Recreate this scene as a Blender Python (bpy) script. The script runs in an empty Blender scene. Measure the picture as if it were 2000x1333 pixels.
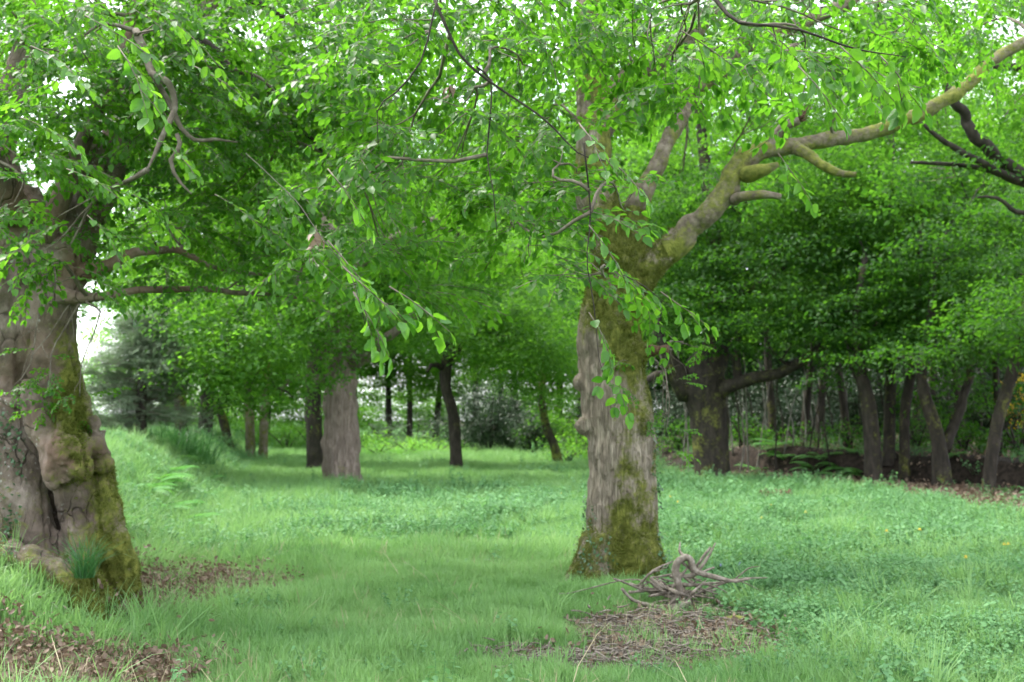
import bpy, math, random
import numpy as np
from mathutils import Matrix, Vector, Euler

random.seed(7)
R = np.random.default_rng(11)
S = bpy.context.scene
COL = S.collection

# ------------------------------------------------------------------ camera, sky, sun, exposure
LENS, CAMZ = 40.0, 1.6
F = LENS / 36.0 * 2000.0
HORIZON = 820.0
PITCH = math.atan((HORIZON - 666.5) / F)
cam = bpy.data.cameras.new("camera")
cam.lens = LENS; cam.sensor_width = 36; cam.clip_start = 0.1; cam.clip_end = 3000
cam.dof.use_dof = True; cam.dof.focus_distance = 5.0; cam.dof.aperture_fstop = 3.3; cam.dof.aperture_blades = 7
cam_o = bpy.data.objects.new("camera", cam); COL.objects.link(cam_o)
cam_o.location = (0, 0, CAMZ); cam_o.rotation_euler = (math.pi / 2 + PITCH, 0, 0)
S.camera = cam_o

SUN_EL, SUN_AZ = math.radians(60), math.radians(300)      # azimuth clockwise from +Y: high, ahead and to the left
w = bpy.data.worlds.new("World"); S.world = w; w.use_nodes = True
nt = w.node_tree; nt.nodes.clear()
out = nt.nodes.new("ShaderNodeOutputWorld"); bg = nt.nodes.new("ShaderNodeBackground")
sky = nt.nodes.new("ShaderNodeTexSky"); sky.sky_type = 'NISHITA'; sky.sun_disc = False
sky.sun_elevation = SUN_EL; sky.sun_rotation = SUN_AZ; sky.dust_density = 3.0; sky.air_density = 1.0
geo = nt.nodes.new("ShaderNodeTexCoord"); noi = nt.nodes.new("ShaderNodeTexNoise")
noi.inputs["Scale"].default_value = 2.2; noi.inputs["Detail"].default_value = 6
rmp = nt.nodes.new("ShaderNodeValToRGB"); rmp.color_ramp.elements[0].position = 0.32; rmp.color_ramp.elements[1].position = 0.62
rmp.color_ramp.elements[0].color = (.55, .55, .55, 1); rmp.color_ramp.elements[1].color = (.95, .95, .95, 1)
mix = nt.nodes.new("ShaderNodeMixRGB"); mix.inputs[2].default_value = (4.4, 4.55, 4.8, 1)
nt.links.new(geo.outputs["Generated"], noi.inputs["Vector"]); nt.links.new(noi.outputs["Fac"], rmp.inputs["Fac"])
nt.links.new(rmp.outputs["Color"], mix.inputs[0]); nt.links.new(sky.outputs["Color"], mix.inputs[1])
nt.links.new(mix.outputs["Color"], bg.inputs["Color"]); bg.inputs["Strength"].default_value = 0.15
nt.links.new(bg.outputs[0], out.inputs[0])

sl = bpy.data.lights.new("sun", 'SUN'); sl.energy = 1.5; sl.angle = math.radians(10); sl.color = (1, .96, .88)
so = bpy.data.objects.new("sun", sl); COL.objects.link(so)
sd = Vector((math.sin(SUN_AZ) * math.cos(SUN_EL), math.cos(SUN_AZ) * math.cos(SUN_EL), math.sin(SUN_EL)))
so.rotation_euler = sd.to_track_quat('Z', 'Y').to_euler(); so.location = sd * 60

S.view_settings.view_transform = 'Standard'; S.view_settings.look = 'None'
S.view_settings.exposure = 2.55; S.view_settings.gamma = 1.0; S.view_settings.use_curve_mapping = False
S.render.engine = 'CYCLES'
cy = S.cycles
cy.use_denoising = True
try: cy.denoiser = 'OPENIMAGEDENOISE'; cy.denoising_input_passes = 'RGB_ALBEDO_NORMAL'
except Exception: pass
cy.max_bounces = 7; cy.diffuse_bounces = 5; cy.glossy_bounces = 2; cy.transmission_bounces = 4
cy.sample_clamp_indirect = 4.0; cy.caustics_reflective = False; cy.caustics_refractive = False
cy.use_adaptive_sampling = True; cy.adaptive_threshold = 0.02
S.render.use_persistent_data = False

# ------------------------------------------------------------------ numeric helpers
_perm = np.random.default_rng(3).permutation(256); _perm = np.concatenate([_perm, _perm, _perm])
_grad = np.random.default_rng(4).normal(size=(256, 3)); _grad /= np.linalg.norm(_grad, axis=1)[:, None]
def pn(x, y, z=0.0):
    x, y, z = np.broadcast_arrays(np.asarray(x, float), np.asarray(y, float), np.asarray(z, float))
    xi, yi, zi = np.floor(x).astype(int), np.floor(y).astype(int), np.floor(z).astype(int)
    xf, yf, zf = x - xi, y - yi, z - zi
    fade = lambda t: t * t * t * (t * (t * 6 - 15) + 10)
    u, v, s = fade(xf), fade(yf), fade(zf)
    def g(dx, dy, dz):
        h = _perm[(_perm[(_perm[(xi + dx) & 255] + yi + dy) & 255] + zi + dz) & 255]
        gr = _grad[h]
        return gr[..., 0] * (xf - dx) + gr[..., 1] * (yf - dy) + gr[..., 2] * (zf - dz)
    l = lambda a, b, t: a + (b - a) * t
    r = l(l(l(g(0,0,0), g(1,0,0), u), l(g(0,1,0), g(1,1,0), u), v),
          l(l(g(0,0,1), g(1,0,1), u), l(g(0,1,1), g(1,1,1), u), v), s)
    return r * 1.6
def fbm(x, y, z=0.0, o=4):
    a, r = 1.0, 0
    for i in range(o):
        r = r + a * pn(np.asarray(x) * 2**i + 7.1 * i, np.asarray(y) * 2**i, np.asarray(z) * 2**i + 3.3 * i); a *= .5
    return r
def sst(t):
    t = np.clip(t, 0, 1); return t * t * (3 - 2 * t)

def W(px, py, d):                                   # point seen at photo pixel (px, py), d metres ahead
    x, u = (px - 1000) / F, (666.5 - py) / F
    y = math.cos(PITCH) - math.sin(PITCH) * u; z = math.sin(PITCH) + math.cos(PITCH) * u
    t = d / y
    return np.array([x * t, d, CAMZ + z * t])
def gz(x, y):
    x = np.asarray(x, float); y = np.asarray(y, float)
    edge = -2.95 - np.where(y > 9, 0.2 * (y - 9), 0) + 0.22 * pn(y * .6, x * 0 + 3.2)
    H = .60 + .5 * sst((y - 11) / 9)
    h = H * sst((edge - x) / (1.5 + .6 * sst((y - 10) / 8)))
    h = h + .5 * sst((edge - 2 - x) / 8)
    q = (x - 8.3) * .838 + (y - 29.6) * .546 + .35 * pn(x * .5, y * .5, 9)
    h = h + (.75 + .25 * pn(x * .4, y * .4, 2)) * sst(q / .45) * sst((x - 4) / 3) + .5 * sst(q / 25) * sst((x - 4) / 3)
    h = h + .04 * fbm(x * .9, y * .9, 1.5, 3) + .10 * pn(x * .2, y * .2, 5) * sst((y - 8) / 10)
    # small mounds round the tree feet
    for (mx, my, r, a) in MOUNDS: h = h + a * np.exp(-((x - mx)**2 + (y - my)**2) / (r * r))
    return h
MOUNDS = [(0.98, 11.3, .9, .10)]
def Wg(px, py):                                     # where the ray through a photo pixel meets the ground
    d = np.concatenate([np.linspace(4, 40, 1500), np.linspace(40, 120, 600)])
    o = W(px, py, 1.0) - np.array([0, 0, CAMZ])
    P = np.array([0, 0, CAMZ]) + o[None] * d[:, None]
    below = P[:, 2] <= gz(P[:, 0], P[:, 1])
    i = int(np.argmax(below)) if below.any() else len(d) - 1
    p = P[i].copy(); p[2] = float(gz(p[0], p[1])); return p

def mesh_from(name, V, faces, mat=None, attrs=None, smooth=True):
    """V: (n,3); faces: list of int arrays (k,3) / (k,4)"""
    me = bpy.data.meshes.new(name)
    V = np.asarray(V, np.float32)
    me.vertices.add(len(V)); me.vertices.foreach_set("co", V.ravel())
    faces = [np.asarray(f, np.int32) for f in faces if len(f)]
    if faces:
        loops = np.concatenate([f.ravel() for f in faces])
        tot = np.concatenate([np.full(len(f), f.shape[1], np.int32) for f in faces])
        st = np.concatenate([[0], np.cumsum(tot)[:-1]]).astype(np.int32)
        me.loops.add(len(loops)); me.loops.foreach_set("vertex_index", loops)
        me.polygons.add(len(tot)); me.polygons.foreach_set("loop_start", st); me.polygons.foreach_set("loop_total", tot)
        me.polygons.foreach_set("use_smooth", np.full(len(tot), smooth))
    for k, v in (attrs or {}).items():
        v = np.asarray(v)
        if v.ndim == 2: a = me.attributes.new(k, 'FLOAT_VECTOR', 'POINT'); a.data.foreach_set("vector", v.astype(np.float32).ravel())
        elif v.dtype.kind == 'i': a = me.attributes.new(k, 'INT', 'POINT'); a.data.foreach_set("value", v.astype(np.int32))
        else: a = me.attributes.new(k, 'FLOAT', 'POINT'); a.data.foreach_set("value", v.astype(np.float32))
    me.update(calc_edges=True)
    if mat is not None: me.materials.append(mat)
    return me

def tag(o, label=None, cat=None, group=None, kind=None):
    if label: o['label'] = label
    if cat: o['category'] = cat
    if group: o['group'] = group
    if kind: o['kind'] = kind
    return o
def empty(name, loc, label, cat, group=None):
    o = bpy.data.objects.new(name, None); o.empty_display_size = .3; COL.objects.link(o)
    o.location = tuple(float(v) for v in loc)
    return tag(o, label, cat, group)
def part(name, me, parent=None, kind=None, origin=None):
    """link a mesh whose vertices are in world space; origin shifts them under the parent"""
    o = bpy.data.objects.new(name, me); COL.objects.link(o)
    if parent is not None:
        o.parent = parent
        o.location = -Vector(parent_world(parent))
    if kind: o['kind'] = kind
    return o
def parent_world(p):
    v = Vector((0, 0, 0))
    while p is not None: v += p.location; p = p.parent
    return v

def spline(P, n):
    P = np.asarray(P, float); k = len(P)
    if k == 2: t = np.linspace(0, 1, n)[:, None]; return P[0] * (1 - t) + P[1] * t
    Q = np.vstack([2 * P[0] - P[1], P, 2 * P[-1] - P[-2]])
    u = np.linspace(0, k - 1 - 1e-9, n); i = u.astype(int); t = (u - i)[:, None]
    a, b, c, d = Q[i], Q[i + 1], Q[i + 2], Q[i + 3]
    return .5 * (2 * b + (c - a) * t + (2 * a - 5 * b + 4 * c - d) * t**2 + (3 * b - a - 3 * c + d) * t**3)
class MB:
    def __init__(s): s.V = []; s.Q = []; s.T = []; s.n = 0
    def add(s, V, Q=None, T=None):
        s.V.append(np.asarray(V, float))
        if Q is not None and len(Q): s.Q.append(np.asarray(Q) + s.n)
        if T is not None and len(T): s.T.append(np.asarray(T) + s.n)
        s.n += len(V)
    def tube(s, P, rad, sides=8, step=None, n=None, rough=0.0, freq=3.0, wob=0.0):
        P = np.asarray(P, float); rad = np.asarray(rad, float)
        L = np.sum(np.linalg.norm(np.diff(P, axis=0), axis=1))
        if n is None: n = max(3, int(L / (step or .12)) + 1)
        C = spline(P, n); r = np.interp(np.linspace(0, len(P) - 1, n), np.arange(len(P)), np.resize(rad, len(P)) if len(rad) != len(P) else rad)
        if wob:
            ph = random.random() * 99
            tt = np.linspace(0, L, n)
            fade = np.minimum(1, np.arange(n) / 3.0)[:, None]
            C = C + wob * fade * np.stack([pn(tt * 2.0, ph), pn(tt * 2.0, ph + 20), pn(tt * 2.0, ph + 40)], 1)
        T = np.gradient(C, axis=0); T /= np.linalg.norm(T, axis=1)[:, None] + 1e-9
        u = np.cross(T[0], [0.31, .9, .2]);  u /= np.linalg.norm(u) + 1e-9
        ang = np.arange(sides) / sides * 2 * np.pi
        rings = np.empty((n, sides, 3))
        for i in range(n):
            u = u - T[i] * np.dot(u, T[i]); u /= np.linalg.norm(u) + 1e-9
            v = np.cross(T[i], u)
            rings[i] = C[i] + r[i] * (np.cos(ang)[:, None] * u + np.sin(ang)[:, None] * v)
        if rough:
            d = rings - C[:, None]
            k = 1 + rough * fbm(rings[..., 0] * freq, rings[..., 1] * freq, rings[..., 2] * freq * .5, 3)
            rings = C[:, None] + d * k[..., None]
        V = rings.reshape(-1, 3); q = []
        i0 = np.arange(n - 1)[:, None] * sides; j = np.arange(sides)[None]; j2 = (j + 1) % sides
        q = np.stack([i0 + j, i0 + j2, i0 + sides + j2, i0 + sides + j], -1).reshape(-1, 4)
        V = np.vstack([V, C[0], C[-1]]); a = np.arange(sides); b = (a + 1) % sides
        t = np.vstack([np.stack([b, a, np.full(sides, n * sides)], 1),
                       np.stack([(n - 1) * sides + a, (n - 1) * sides + b, np.full(sides, n * sides + 1)], 1)])
        s.add(V, q, t); return C
    def ball(s, c, r, n=12):
        th = np.linspace(0, np.pi, n + 1)[1:-1]; ph = np.arange(2 * n) / (2 * n) * 2 * np.pi
        r = np.resize(np.asarray(r, float), 3)
        V = np.array([[math.sin(t) * math.cos(p), math.sin(t) * math.sin(p), math.cos(t)] for t in th for p in ph]) * r + c
        m = 2 * n; k = n - 1
        i0 = np.arange(k - 1)[:, None] * m; j = np.arange(m)[None]; j2 = (j + 1) % m
        q = np.stack([i0 + j, i0 + m + j, i0 + m + j2, i0 + j2], -1).reshape(-1, 4)
        V = np.vstack([V, c + np.array([0, 0, r[2]]), c - np.array([0, 0, r[2]])])
        a = np.arange(m); b = (a + 1) % m
        t = np.vstack([np.stack([a, b, np.full(m, k * m)], 1), np.stack([(k - 1) * m + b, (k - 1) * m + a, np.full(m, k * m + 1)], 1)])
        s.add(V, q, t)
    def mesh(s, name, mat=None, attrs=None):
        return mesh_from(name, np.vstack(s.V), ([np.vstack(s.Q)] if s.Q else []) + ([np.vstack(s.T)] if s.T else []), mat, attrs)

def remeshed(mb, voxel, smooth=4, sfac=.5):
    """fuse overlapping closed pieces into one skin; returns verts, quads, normals"""
    o = bpy.data.objects.new("tmp", mb.mesh("tmp")); COL.objects.link(o)
    m = o.modifiers.new("r", 'REMESH'); m.mode = 'VOXEL'; m.voxel_size = voxel
    m2 = o.modifiers.new("s", 'SMOOTH'); m2.iterations = smooth; m2.factor = sfac
    dg = bpy.context.evaluated_depsgraph_get(); e = o.evaluated_get(dg); me = e.to_mesh()
    n = len(me.vertices); V = np.empty(n * 3, np.float32); me.vertices.foreach_get("co", V)
    N = np.empty(n * 3, np.float32); me.vertices.foreach_get("normal", N)
    lt = np.empty(len(me.polygons), np.int32); me.polygons.foreach_get("loop_total", lt)
    li = np.empty(len(me.loops), np.int32); me.loops.foreach_get("vertex_index", li)
    st = np.empty(len(me.polygons), np.int32); me.polygons.foreach_get("loop_start", st)
    q = li[st[lt == 4][:, None] + np.arange(4)]; t = li[st[lt == 3][:, None] + np.arange(3)] if (lt == 3).any() else np.zeros((0, 3), int)
    e.to_mesh_clear(); md = o.data; bpy.data.objects.remove(o); bpy.data.meshes.remove(md)
    return V.reshape(-1, 3).astype(float), q, t, N.reshape(-1, 3).astype(float)

# ------------------------------------------------------------------ materials
class NT:
    def __init__(s, name):
        s.m = bpy.data.materials.new(name); s.m.use_nodes = True; s.t = s.m.node_tree; s.t.nodes.clear()
        s.out = s.n("ShaderNodeOutputMaterial")
    def n(s, t, **k):
        nd = s.t.nodes.new(t)
        for a, b in k.items(): setattr(nd, a, b)
        return nd
    def l(s, a, b): s.t.links.new(a, b)
    def pos(s, scale=(1, 1, 1)):
        g = s.n("ShaderNodeNewGeometry"); mp = s.n("ShaderNodeMapping"); mp.inputs["Scale"].default_value = scale
        s.l(g.outputs["Position"], mp.inputs["Vector"]); return mp.outputs["Vector"]
    def noise(s, scale, detail=5, vec=None, rough=.55):
        nd = s.n("ShaderNodeTexNoise"); nd.inputs["Scale"].default_value = scale; nd.inputs["Detail"].default_value = detail
        nd.inputs["Roughness"].default_value = rough
        s.l(vec if vec is not None else s.pos(), nd.inputs["Vector"]); return nd.outputs["Fac"]
    def ramp(s, fac, stops):
        nd = s.n("ShaderNodeValToRGB"); e = nd.color_ramp.elements
        while len(e) < len(stops): e.new(.5)
        for i, (p, c) in enumerate(stops):
            e[i].position = p; e[i].color = tuple(c) + (1,) if not isinstance(c, (int, float)) else (c, c, c, 1)
        s.l(fac, nd.inputs[0]); return nd.outputs["Color"]
    def mix(s, fac, a, b, mode='MIX'):
        nd = s.n("ShaderNodeMixRGB", blend_type=mode)
        for i, v in ((0, fac), (1, a), (2, b)):
            if isinstance(v, (int, float)): nd.inputs[i].default_value = v if i == 0 else (v, v, v, 1)
            elif isinstance(v, tuple): nd.inputs[i].default_value = v + (1,)
            else: s.l(v, nd.inputs[i])
        return nd.outputs[0]
    def math(s, op, a, b=0.0):
        nd = s.n("ShaderNodeMath", operation=op)
        for i, v in ((0, a), (1, b)):
            if isinstance(v, (int, float)): nd.inputs[i].default_value = v
            else: s.l(v, nd.inputs[i])
        return nd.outputs[0]
    def attr(s, name):
        nd = s.n("ShaderNodeAttribute"); nd.attribute_name = name; return nd.outputs["Fac"]
    def bsdf(s, color, rough=.8, spec=.3, bump=None, strength=.5, dist=.02):
        p = s.n("ShaderNodeBsdfPrincipled")
        if isinstance(color, tuple): p.inputs["Base Color"].default_value = color + (1,)
        else: s.l(color, p.inputs["Base Color"])
        if isinstance(rough, (int, float)): p.inputs["Roughness"].default_value = rough
        else: s.l(rough, p.inputs["Roughness"])
        p.inputs["Specular IOR Level"].default_value = spec
        if bump is not None:
            b = s.n("ShaderNodeBump"); b.inputs["Strength"].default_value = strength; b.inputs["Distance"].default_value = dist
            s.l(bump, b.inputs["Height"]); s.l(b.outputs[0], p.inputs["Normal"])
        return p
    def done(s, sh): s.l(sh.outputs[0], s.out.inputs[0]); return s.m

def leaf_mat(name, lo, hi, tlo, thi, trans=.45, rough=.42, spec=.5, world_noise=0.0):
    n = NT(name); t = n.attr("tint"); oi = n.n("ShaderNodeObjectInfo").outputs["Random"]
    f = n.math('ADD', n.math('MULTIPLY', t, .6), n.math('MULTIPLY', oi, .4))
    if world_noise:
        wn = n.noise(.55, 3); f = n.math('ADD', n.math('MULTIPLY', f, 1 - world_noise), n.math('MULTIPLY', n.math('MULTIPLY_ADD', n.math('SUBTRACT', wn, .35), 3.0), world_noise))
    c = n.mix(f, lo, hi); tc = n.mix(f, tlo, thi)
    p = n.bsdf(c, rough, spec)
    tr = n.n("ShaderNodeBsdfTranslucent"); n.l(tc, tr.inputs[0])
    mx = n.n("ShaderNodeMixShader"); mx.inputs[0].default_value = trans
    n.l(p.outputs[0], mx.inputs[1]); n.l(tr.outputs[0], mx.inputs[2])
    return n.done(mx)

M = {}
M['beech_leaf'] = leaf_mat("beech_leaf", (.022, .080, .007), (.055, .155, .011), (.075, .27, .012), (.21, .50, .028), .52, .45, .4)
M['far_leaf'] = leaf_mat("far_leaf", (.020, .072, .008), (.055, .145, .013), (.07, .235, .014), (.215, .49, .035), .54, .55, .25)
M['shaded_leaf'] = leaf_mat("shaded_leaf", (.010, .040, .006), (.028, .088, .010), (.04, .16, .010), (.13, .33, .02), .46, .6, .18)  # leaf green darkened so the shade of the right wood sits in its colour
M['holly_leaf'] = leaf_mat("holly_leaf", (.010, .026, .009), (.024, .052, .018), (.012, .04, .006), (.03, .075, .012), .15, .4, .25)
M['conifer'] = leaf_mat("conifer_needle", (.10, .15, .09), (.18, .24, .14), (.1, .17, .08), (.19, .27, .13), .35, .6, .25)
M['grass'] = leaf_mat("grass_blade", (.032, .115, .026), (.21, .36, .135), (.09, .30, .04), (.32, .54, .16), .4, .5, .35, .5)
M['sedge'] = leaf_mat("sedge_blade", (.035, .12, .035), (.06, .18, .05), (.06, .2, .04), (.10, .28, .06), .35, .42, .5)
M['herb'] = leaf_mat("herb_leaf", (.038, .125, .042), (.15, .30, .125), (.09, .26, .065), (.19, .40, .12), .35, .6, .22, .4)
M['bracken'] = leaf_mat('bracken_leaf', (.08, .22, .03), (.14, .34, .05), (.2, .5, .04), (.34, .66, .08), .45, .55, .3)
M['fern'] = leaf_mat("fern_frond", (.05, .18, .03), (.09, .28, .04), (.10, .34, .03), (.20, .48, .06), .4, .5, .4)
M['ivy'] = leaf_mat("ivy_leaf", (.025, .075, .025), (.06, .14, .05), (.02, .08, .01), (.06, .16, .03), .15, .32, .5)
M['straw'] = leaf_mat("dry_grass", (.34, .28, .17), (.46, .40, .26), (.3, .24, .12), (.4, .34, .2), .25, .6, .3)
M['dead_leaf'] = leaf_mat("dead_beech_leaf", (.085, .058, .038), (.25, .18, .13), (.09, .06, .035), (.18, .125, .075), .2, .6, .3)
M['moss_fluff'] = leaf_mat("moss_tuft", (.06, .075, .012), (.14, .16, .03), (.09, .11, .012), (.17, .19, .03), .3, .8, .15)
M['petal'] = leaf_mat("dandelion_petal", (.75, .5, .01), (.8, .58, .02), (.6, .4, .01), (.7, .45, .02), .3, .6, .2)
M['bluebell'] = leaf_mat("bluebell_petal", (.25, .25, .6), (.35, .33, .7), (.2, .2, .5), (.3, .3, .6), .3, .6, .2)

def near_leaf_mat():
    n = NT("near_beech_leaf"); oi = n.n("ShaderNodeObjectInfo").outputs["Random"]
    a = n.n("ShaderNodeAttribute"); a.attribute_name = "luv"; sp = n.n("ShaderNodeSeparateXYZ"); n.l(a.outputs["Vector"], sp.inputs[0])
    av = n.math('ABSOLUTE', sp.outputs[1]); ph = n.math('MULTIPLY', n.math('SUBTRACT', sp.outputs[0], n.math('MULTIPLY', av, .22)), 46.0)
    vein = n.math('POWER', n.math('MULTIPLY_ADD', n.math('SINE', ph), .5), 6.0); nd = vein.node.inputs[0].links[0].from_node; nd.inputs[2].default_value = .5
    mid = n.ramp(av, [(.0, 1.0), (.07, 0.0)]); v = n.math('MAXIMUM', vein, mid)
    bl = n.ramp(n.noise(45, 4), [(.62, 0.0), (.74, 1.0)])
    c = n.mix(oi, (.020, .080, .007), (.055, .165, .014)); c = n.mix(n.math('MULTIPLY', v, .45), c, (.10, .22, .05)); c = n.mix(n.math('MULTIPLY', bl, .35), c, (.10, .09, .02))
    tc = n.mix(oi, (.08, .27, .012), (.25, .54, .03)); tc = n.mix(n.math('MULTIPLY', v, .5), tc, (.06, .2, .012))
    p = n.bsdf(c, .38, .5, v, .35, .004); tr = n.n("ShaderNodeBsdfTranslucent"); n.l(tc, tr.inputs[0])
    mx = n.n("ShaderNodeMixShader"); mx.inputs[0].default_value = .46; n.l(p.outputs[0], mx.inputs[1]); n.l(tr.outputs[0], mx.inputs[2]); return n.done(mx)
M['near_leaf'] = near_leaf_mat()
def bark_mat(name, dark, mid, light, scale=(9, 9, 2.0), furrow=None, cracks=None, moss=(.072, .086, .014), moss2=(.175, .185, .036), lichen=.0, bstr=.7, bdist=.02, mossbias=0.0):
    n = NT(name); v = n.pos(scale)
    a = n.noise(1.0, 6, v, .6); b = n.noise(3.1, 4, v); c = n.noise(1.6, 3)
    col = n.ramp(a, [(.32, dark), (.5, mid), (.68, light)])
    col = n.mix(n.math('MULTIPLY', c, .5), col, mid)
    cr = None
    if cracks:
        wp = n.n("ShaderNodeVectorMath", operation='ADD'); nn = n.n("ShaderNodeTexNoise"); nn.inputs["Scale"].default_value = 4; n.l(n.pos(), nn.inputs["Vector"])
        sc_ = n.n("ShaderNodeVectorMath", operation='SCALE'); sc_.inputs["Scale"].default_value = .9; n.l(nn.outputs["Color"], sc_.inputs[0])
        n.l(n.pos((cracks, cracks, cracks * .35)), wp.inputs[0]); n.l(sc_.outputs[0], wp.inputs[1])
        ve = n.n("ShaderNodeTexVoronoi"); ve.feature = 'DISTANCE_TO_EDGE'; ve.inputs["Scale"].default_value = 1.0; n.l(wp.outputs[0], ve.inputs["Vector"])
        gate = n.ramp(n.noise(1.7, 3), [(.45, 0.0), (.6, 1.0)])
        cr = n.math('MULTIPLY', n.ramp(ve.outputs["Distance"], [(.0, 1.0), (.035, 0.0)]), gate)
        fg = n.noise(24, 6, n.pos((1, 1, .5)), .7)
        col = n.mix(n.ramp(fg, [(.35, .45), (.6, 0.0)]), col, dark); col = n.mix(n.math('MULTIPLY', cr, .55), col, (.02, .015, .012))
        col = n.mix(n.math('MULTIPLY', n.ramp(n.noise(1.1, 4), [(.5, 0.0), (.66, 1.0)]), .5), col, (.16, .085, .055))
    if furrow:
        fv = n.pos((furrow, furrow, furrow * .055)); wv = n.noise(1.0, 3, fv, .55)
        fr = n.math('ABSOLUTE', n.math('SUBTRACT', wv, .5)); fm = n.ramp(fr, [(.0, 0.0), (.075, 1.0)])
        col = n.mix(n.math('MULTIPLY', n.math('SUBTRACT', 1.0, fm), .4), col, dark)
    if lichen:
        vo = n.n("ShaderNodeTexVoronoi"); vo.inputs["Scale"].default_value = 26; n.l(n.pos(), vo.inputs["Vector"])
        lm = n.math('MULTIPLY', n.ramp(n.math('ADD', vo.outputs["Distance"], n.math('MULTIPLY', n.noise(30, 4), .5)), [(.36, 1.0), (.56, 0.0)]), n.ramp(n.noise(2.3, 4), [(.52, 0.0), (.68, 1.0)]))
        col = n.mix(n.math('MULTIPLY', lm, lichen), col, (.5, .52, .48))
    mm = n.attr("moss"); k = n.noise(5.0, 6, None, .65)
    mask = n.ramp(n.math('ADD', mm, n.math('MULTIPLY', n.math('ADD', n.math('SUBTRACT', k, .5), n.math('MULTIPLY', n.math('SUBTRACT', n.noise(22, 5, None, .7), .5), .8)), 1.7)), [(.36, 0.0), (.80, 1.0)])
    mc = n.mix(n.ramp(n.noise(14, 5), [(.35, 0.0), (.65, 1.0)]), moss, moss2)
    col = n.mix(mask, col, mc)
    h = n.math('ADD', n.math('MULTIPLY', a, 1.0), n.math('MULTIPLY', b, .4))
    if cracks: h = n.math('SUBTRACT', n.math('ADD', n.math('MULTIPLY', h, .6), n.math('MULTIPLY', fg, .7)), n.math('MULTIPLY', cr, .9))
    if furrow: h = n.math('ADD', n.math('MULTIPLY', h, .5), n.math('MULTIPLY', fm, .9))
    h = n.math('ADD', h, n.math('MULTIPLY', n.noise(60, 4), n.math('MULTIPLY', mask, .5)))
    return n.done(n.bsdf(col, .85, .25, h, bstr, bdist))
M['beech_bark'] = bark_mat("beech_bark", (.052, .040, .031), (.165, .128, .102), (.285, .24, .205), (2.6, 2.6, 3.2), lichen=.6, cracks=5.0, bstr=.9, bdist=.025)
M['oak_bark'] = bark_mat("furrowed_bark", (.095, .075, .056), (.225, .186, .143), (.34, .295, .235), (26, 26, 3.2), furrow=44, bstr=.8, bdist=.025)
M['limb_bark'] = bark_mat("mossy_limb_bark", (.055, .043, .032), (.135, .108, .082), (.23, .195, .155), (16, 16, 16), bstr=.9)
M['mid_bark'] = bark_mat("brown_bark", (.09, .068, .056), (.23, .178, .15), (.34, .28, .24), (16, 16, 2.2), furrow=26, bstr=.8, bdist=.03)
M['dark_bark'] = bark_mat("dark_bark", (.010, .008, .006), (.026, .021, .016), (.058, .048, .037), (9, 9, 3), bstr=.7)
M['twig_bark'] = bark_mat("grey_twig_bark", (.055, .044, .033), (.12, .10, .078), (.24, .215, .18), (10, 10, 10), bstr=.3)
M['dead_wood'] = bark_mat("dead_stick_bark", (.065, .052, .040), (.155, .13, .105), (.29, .255, .215), (22, 22, 22), bstr=.5)
M['pale_stem'] = bark_mat("pale_stem_bark", (.08, .075, .065), (.16, .148, .13), (.27, .255, .235), (8, 8, 4), bstr=.3)
M['raw_wood'] = bark_mat("broken_wood", (.028, .016, .009), (.075, .042, .024), (.18, .12, .078), (30, 30, 6), bstr=.6)
M['hollow'] = NT("rotten_hollow").done(NT("x").bsdf((.02, .015, .01))) if False else None

def ground_mat():
    n = NT("meadow_soil"); lit = n.attr("litter"); er = n.attr("earth"); mossy = n.attr("moss")
    k = n.noise(3.0, 6, None, .65)
    g = n.ramp(n.noise(1.3, 6), [(.3, (.045, .10, .025)), (.55, (.06, .15, .035)), (.75, (.10, .16, .05))])
    s = n.ramp(n.noise(11, 6, None, .7), [(.3, (.05, .032, .022)), (.5, (.12, .075, .05)), (.72, (.22, .15, .11))])
    mo = n.ramp(n.noise(9, 5), [(.3, (.045, .055, .01)), (.7, (.13, .14, .025))])
    lm = n.ramp(n.math('ADD', lit, n.math('MULTIPLY', n.math('SUBTRACT', k, .5), .9)), [(.38, 0.0), (.62, 1.0)])
    mm = n.ramp(n.math('ADD', mossy, n.math('MULTIPLY', n.math('SUBTRACT', k, .5), .9)), [(.38, 0.0), (.62, 1.0)])
    c = n.mix(mm, n.mix(lm, g, s), mo)
    em = n.ramp(n.math('ADD', er, n.math('MULTIPLY', n.math('SUBTRACT', k, .5), .9)), [(.4, 0.0), (.6, 1.0)])
    c = n.mix(em, c, n.ramp(n.noise(8, 6), [(.35, (.012, .009, .007)), (.7, (.045, .034, .026))]))
    return n.done(n.bsdf(c, .95, .15, n.noise(25, 6), .8, .04))
M['ground'] = ground_mat()

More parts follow.
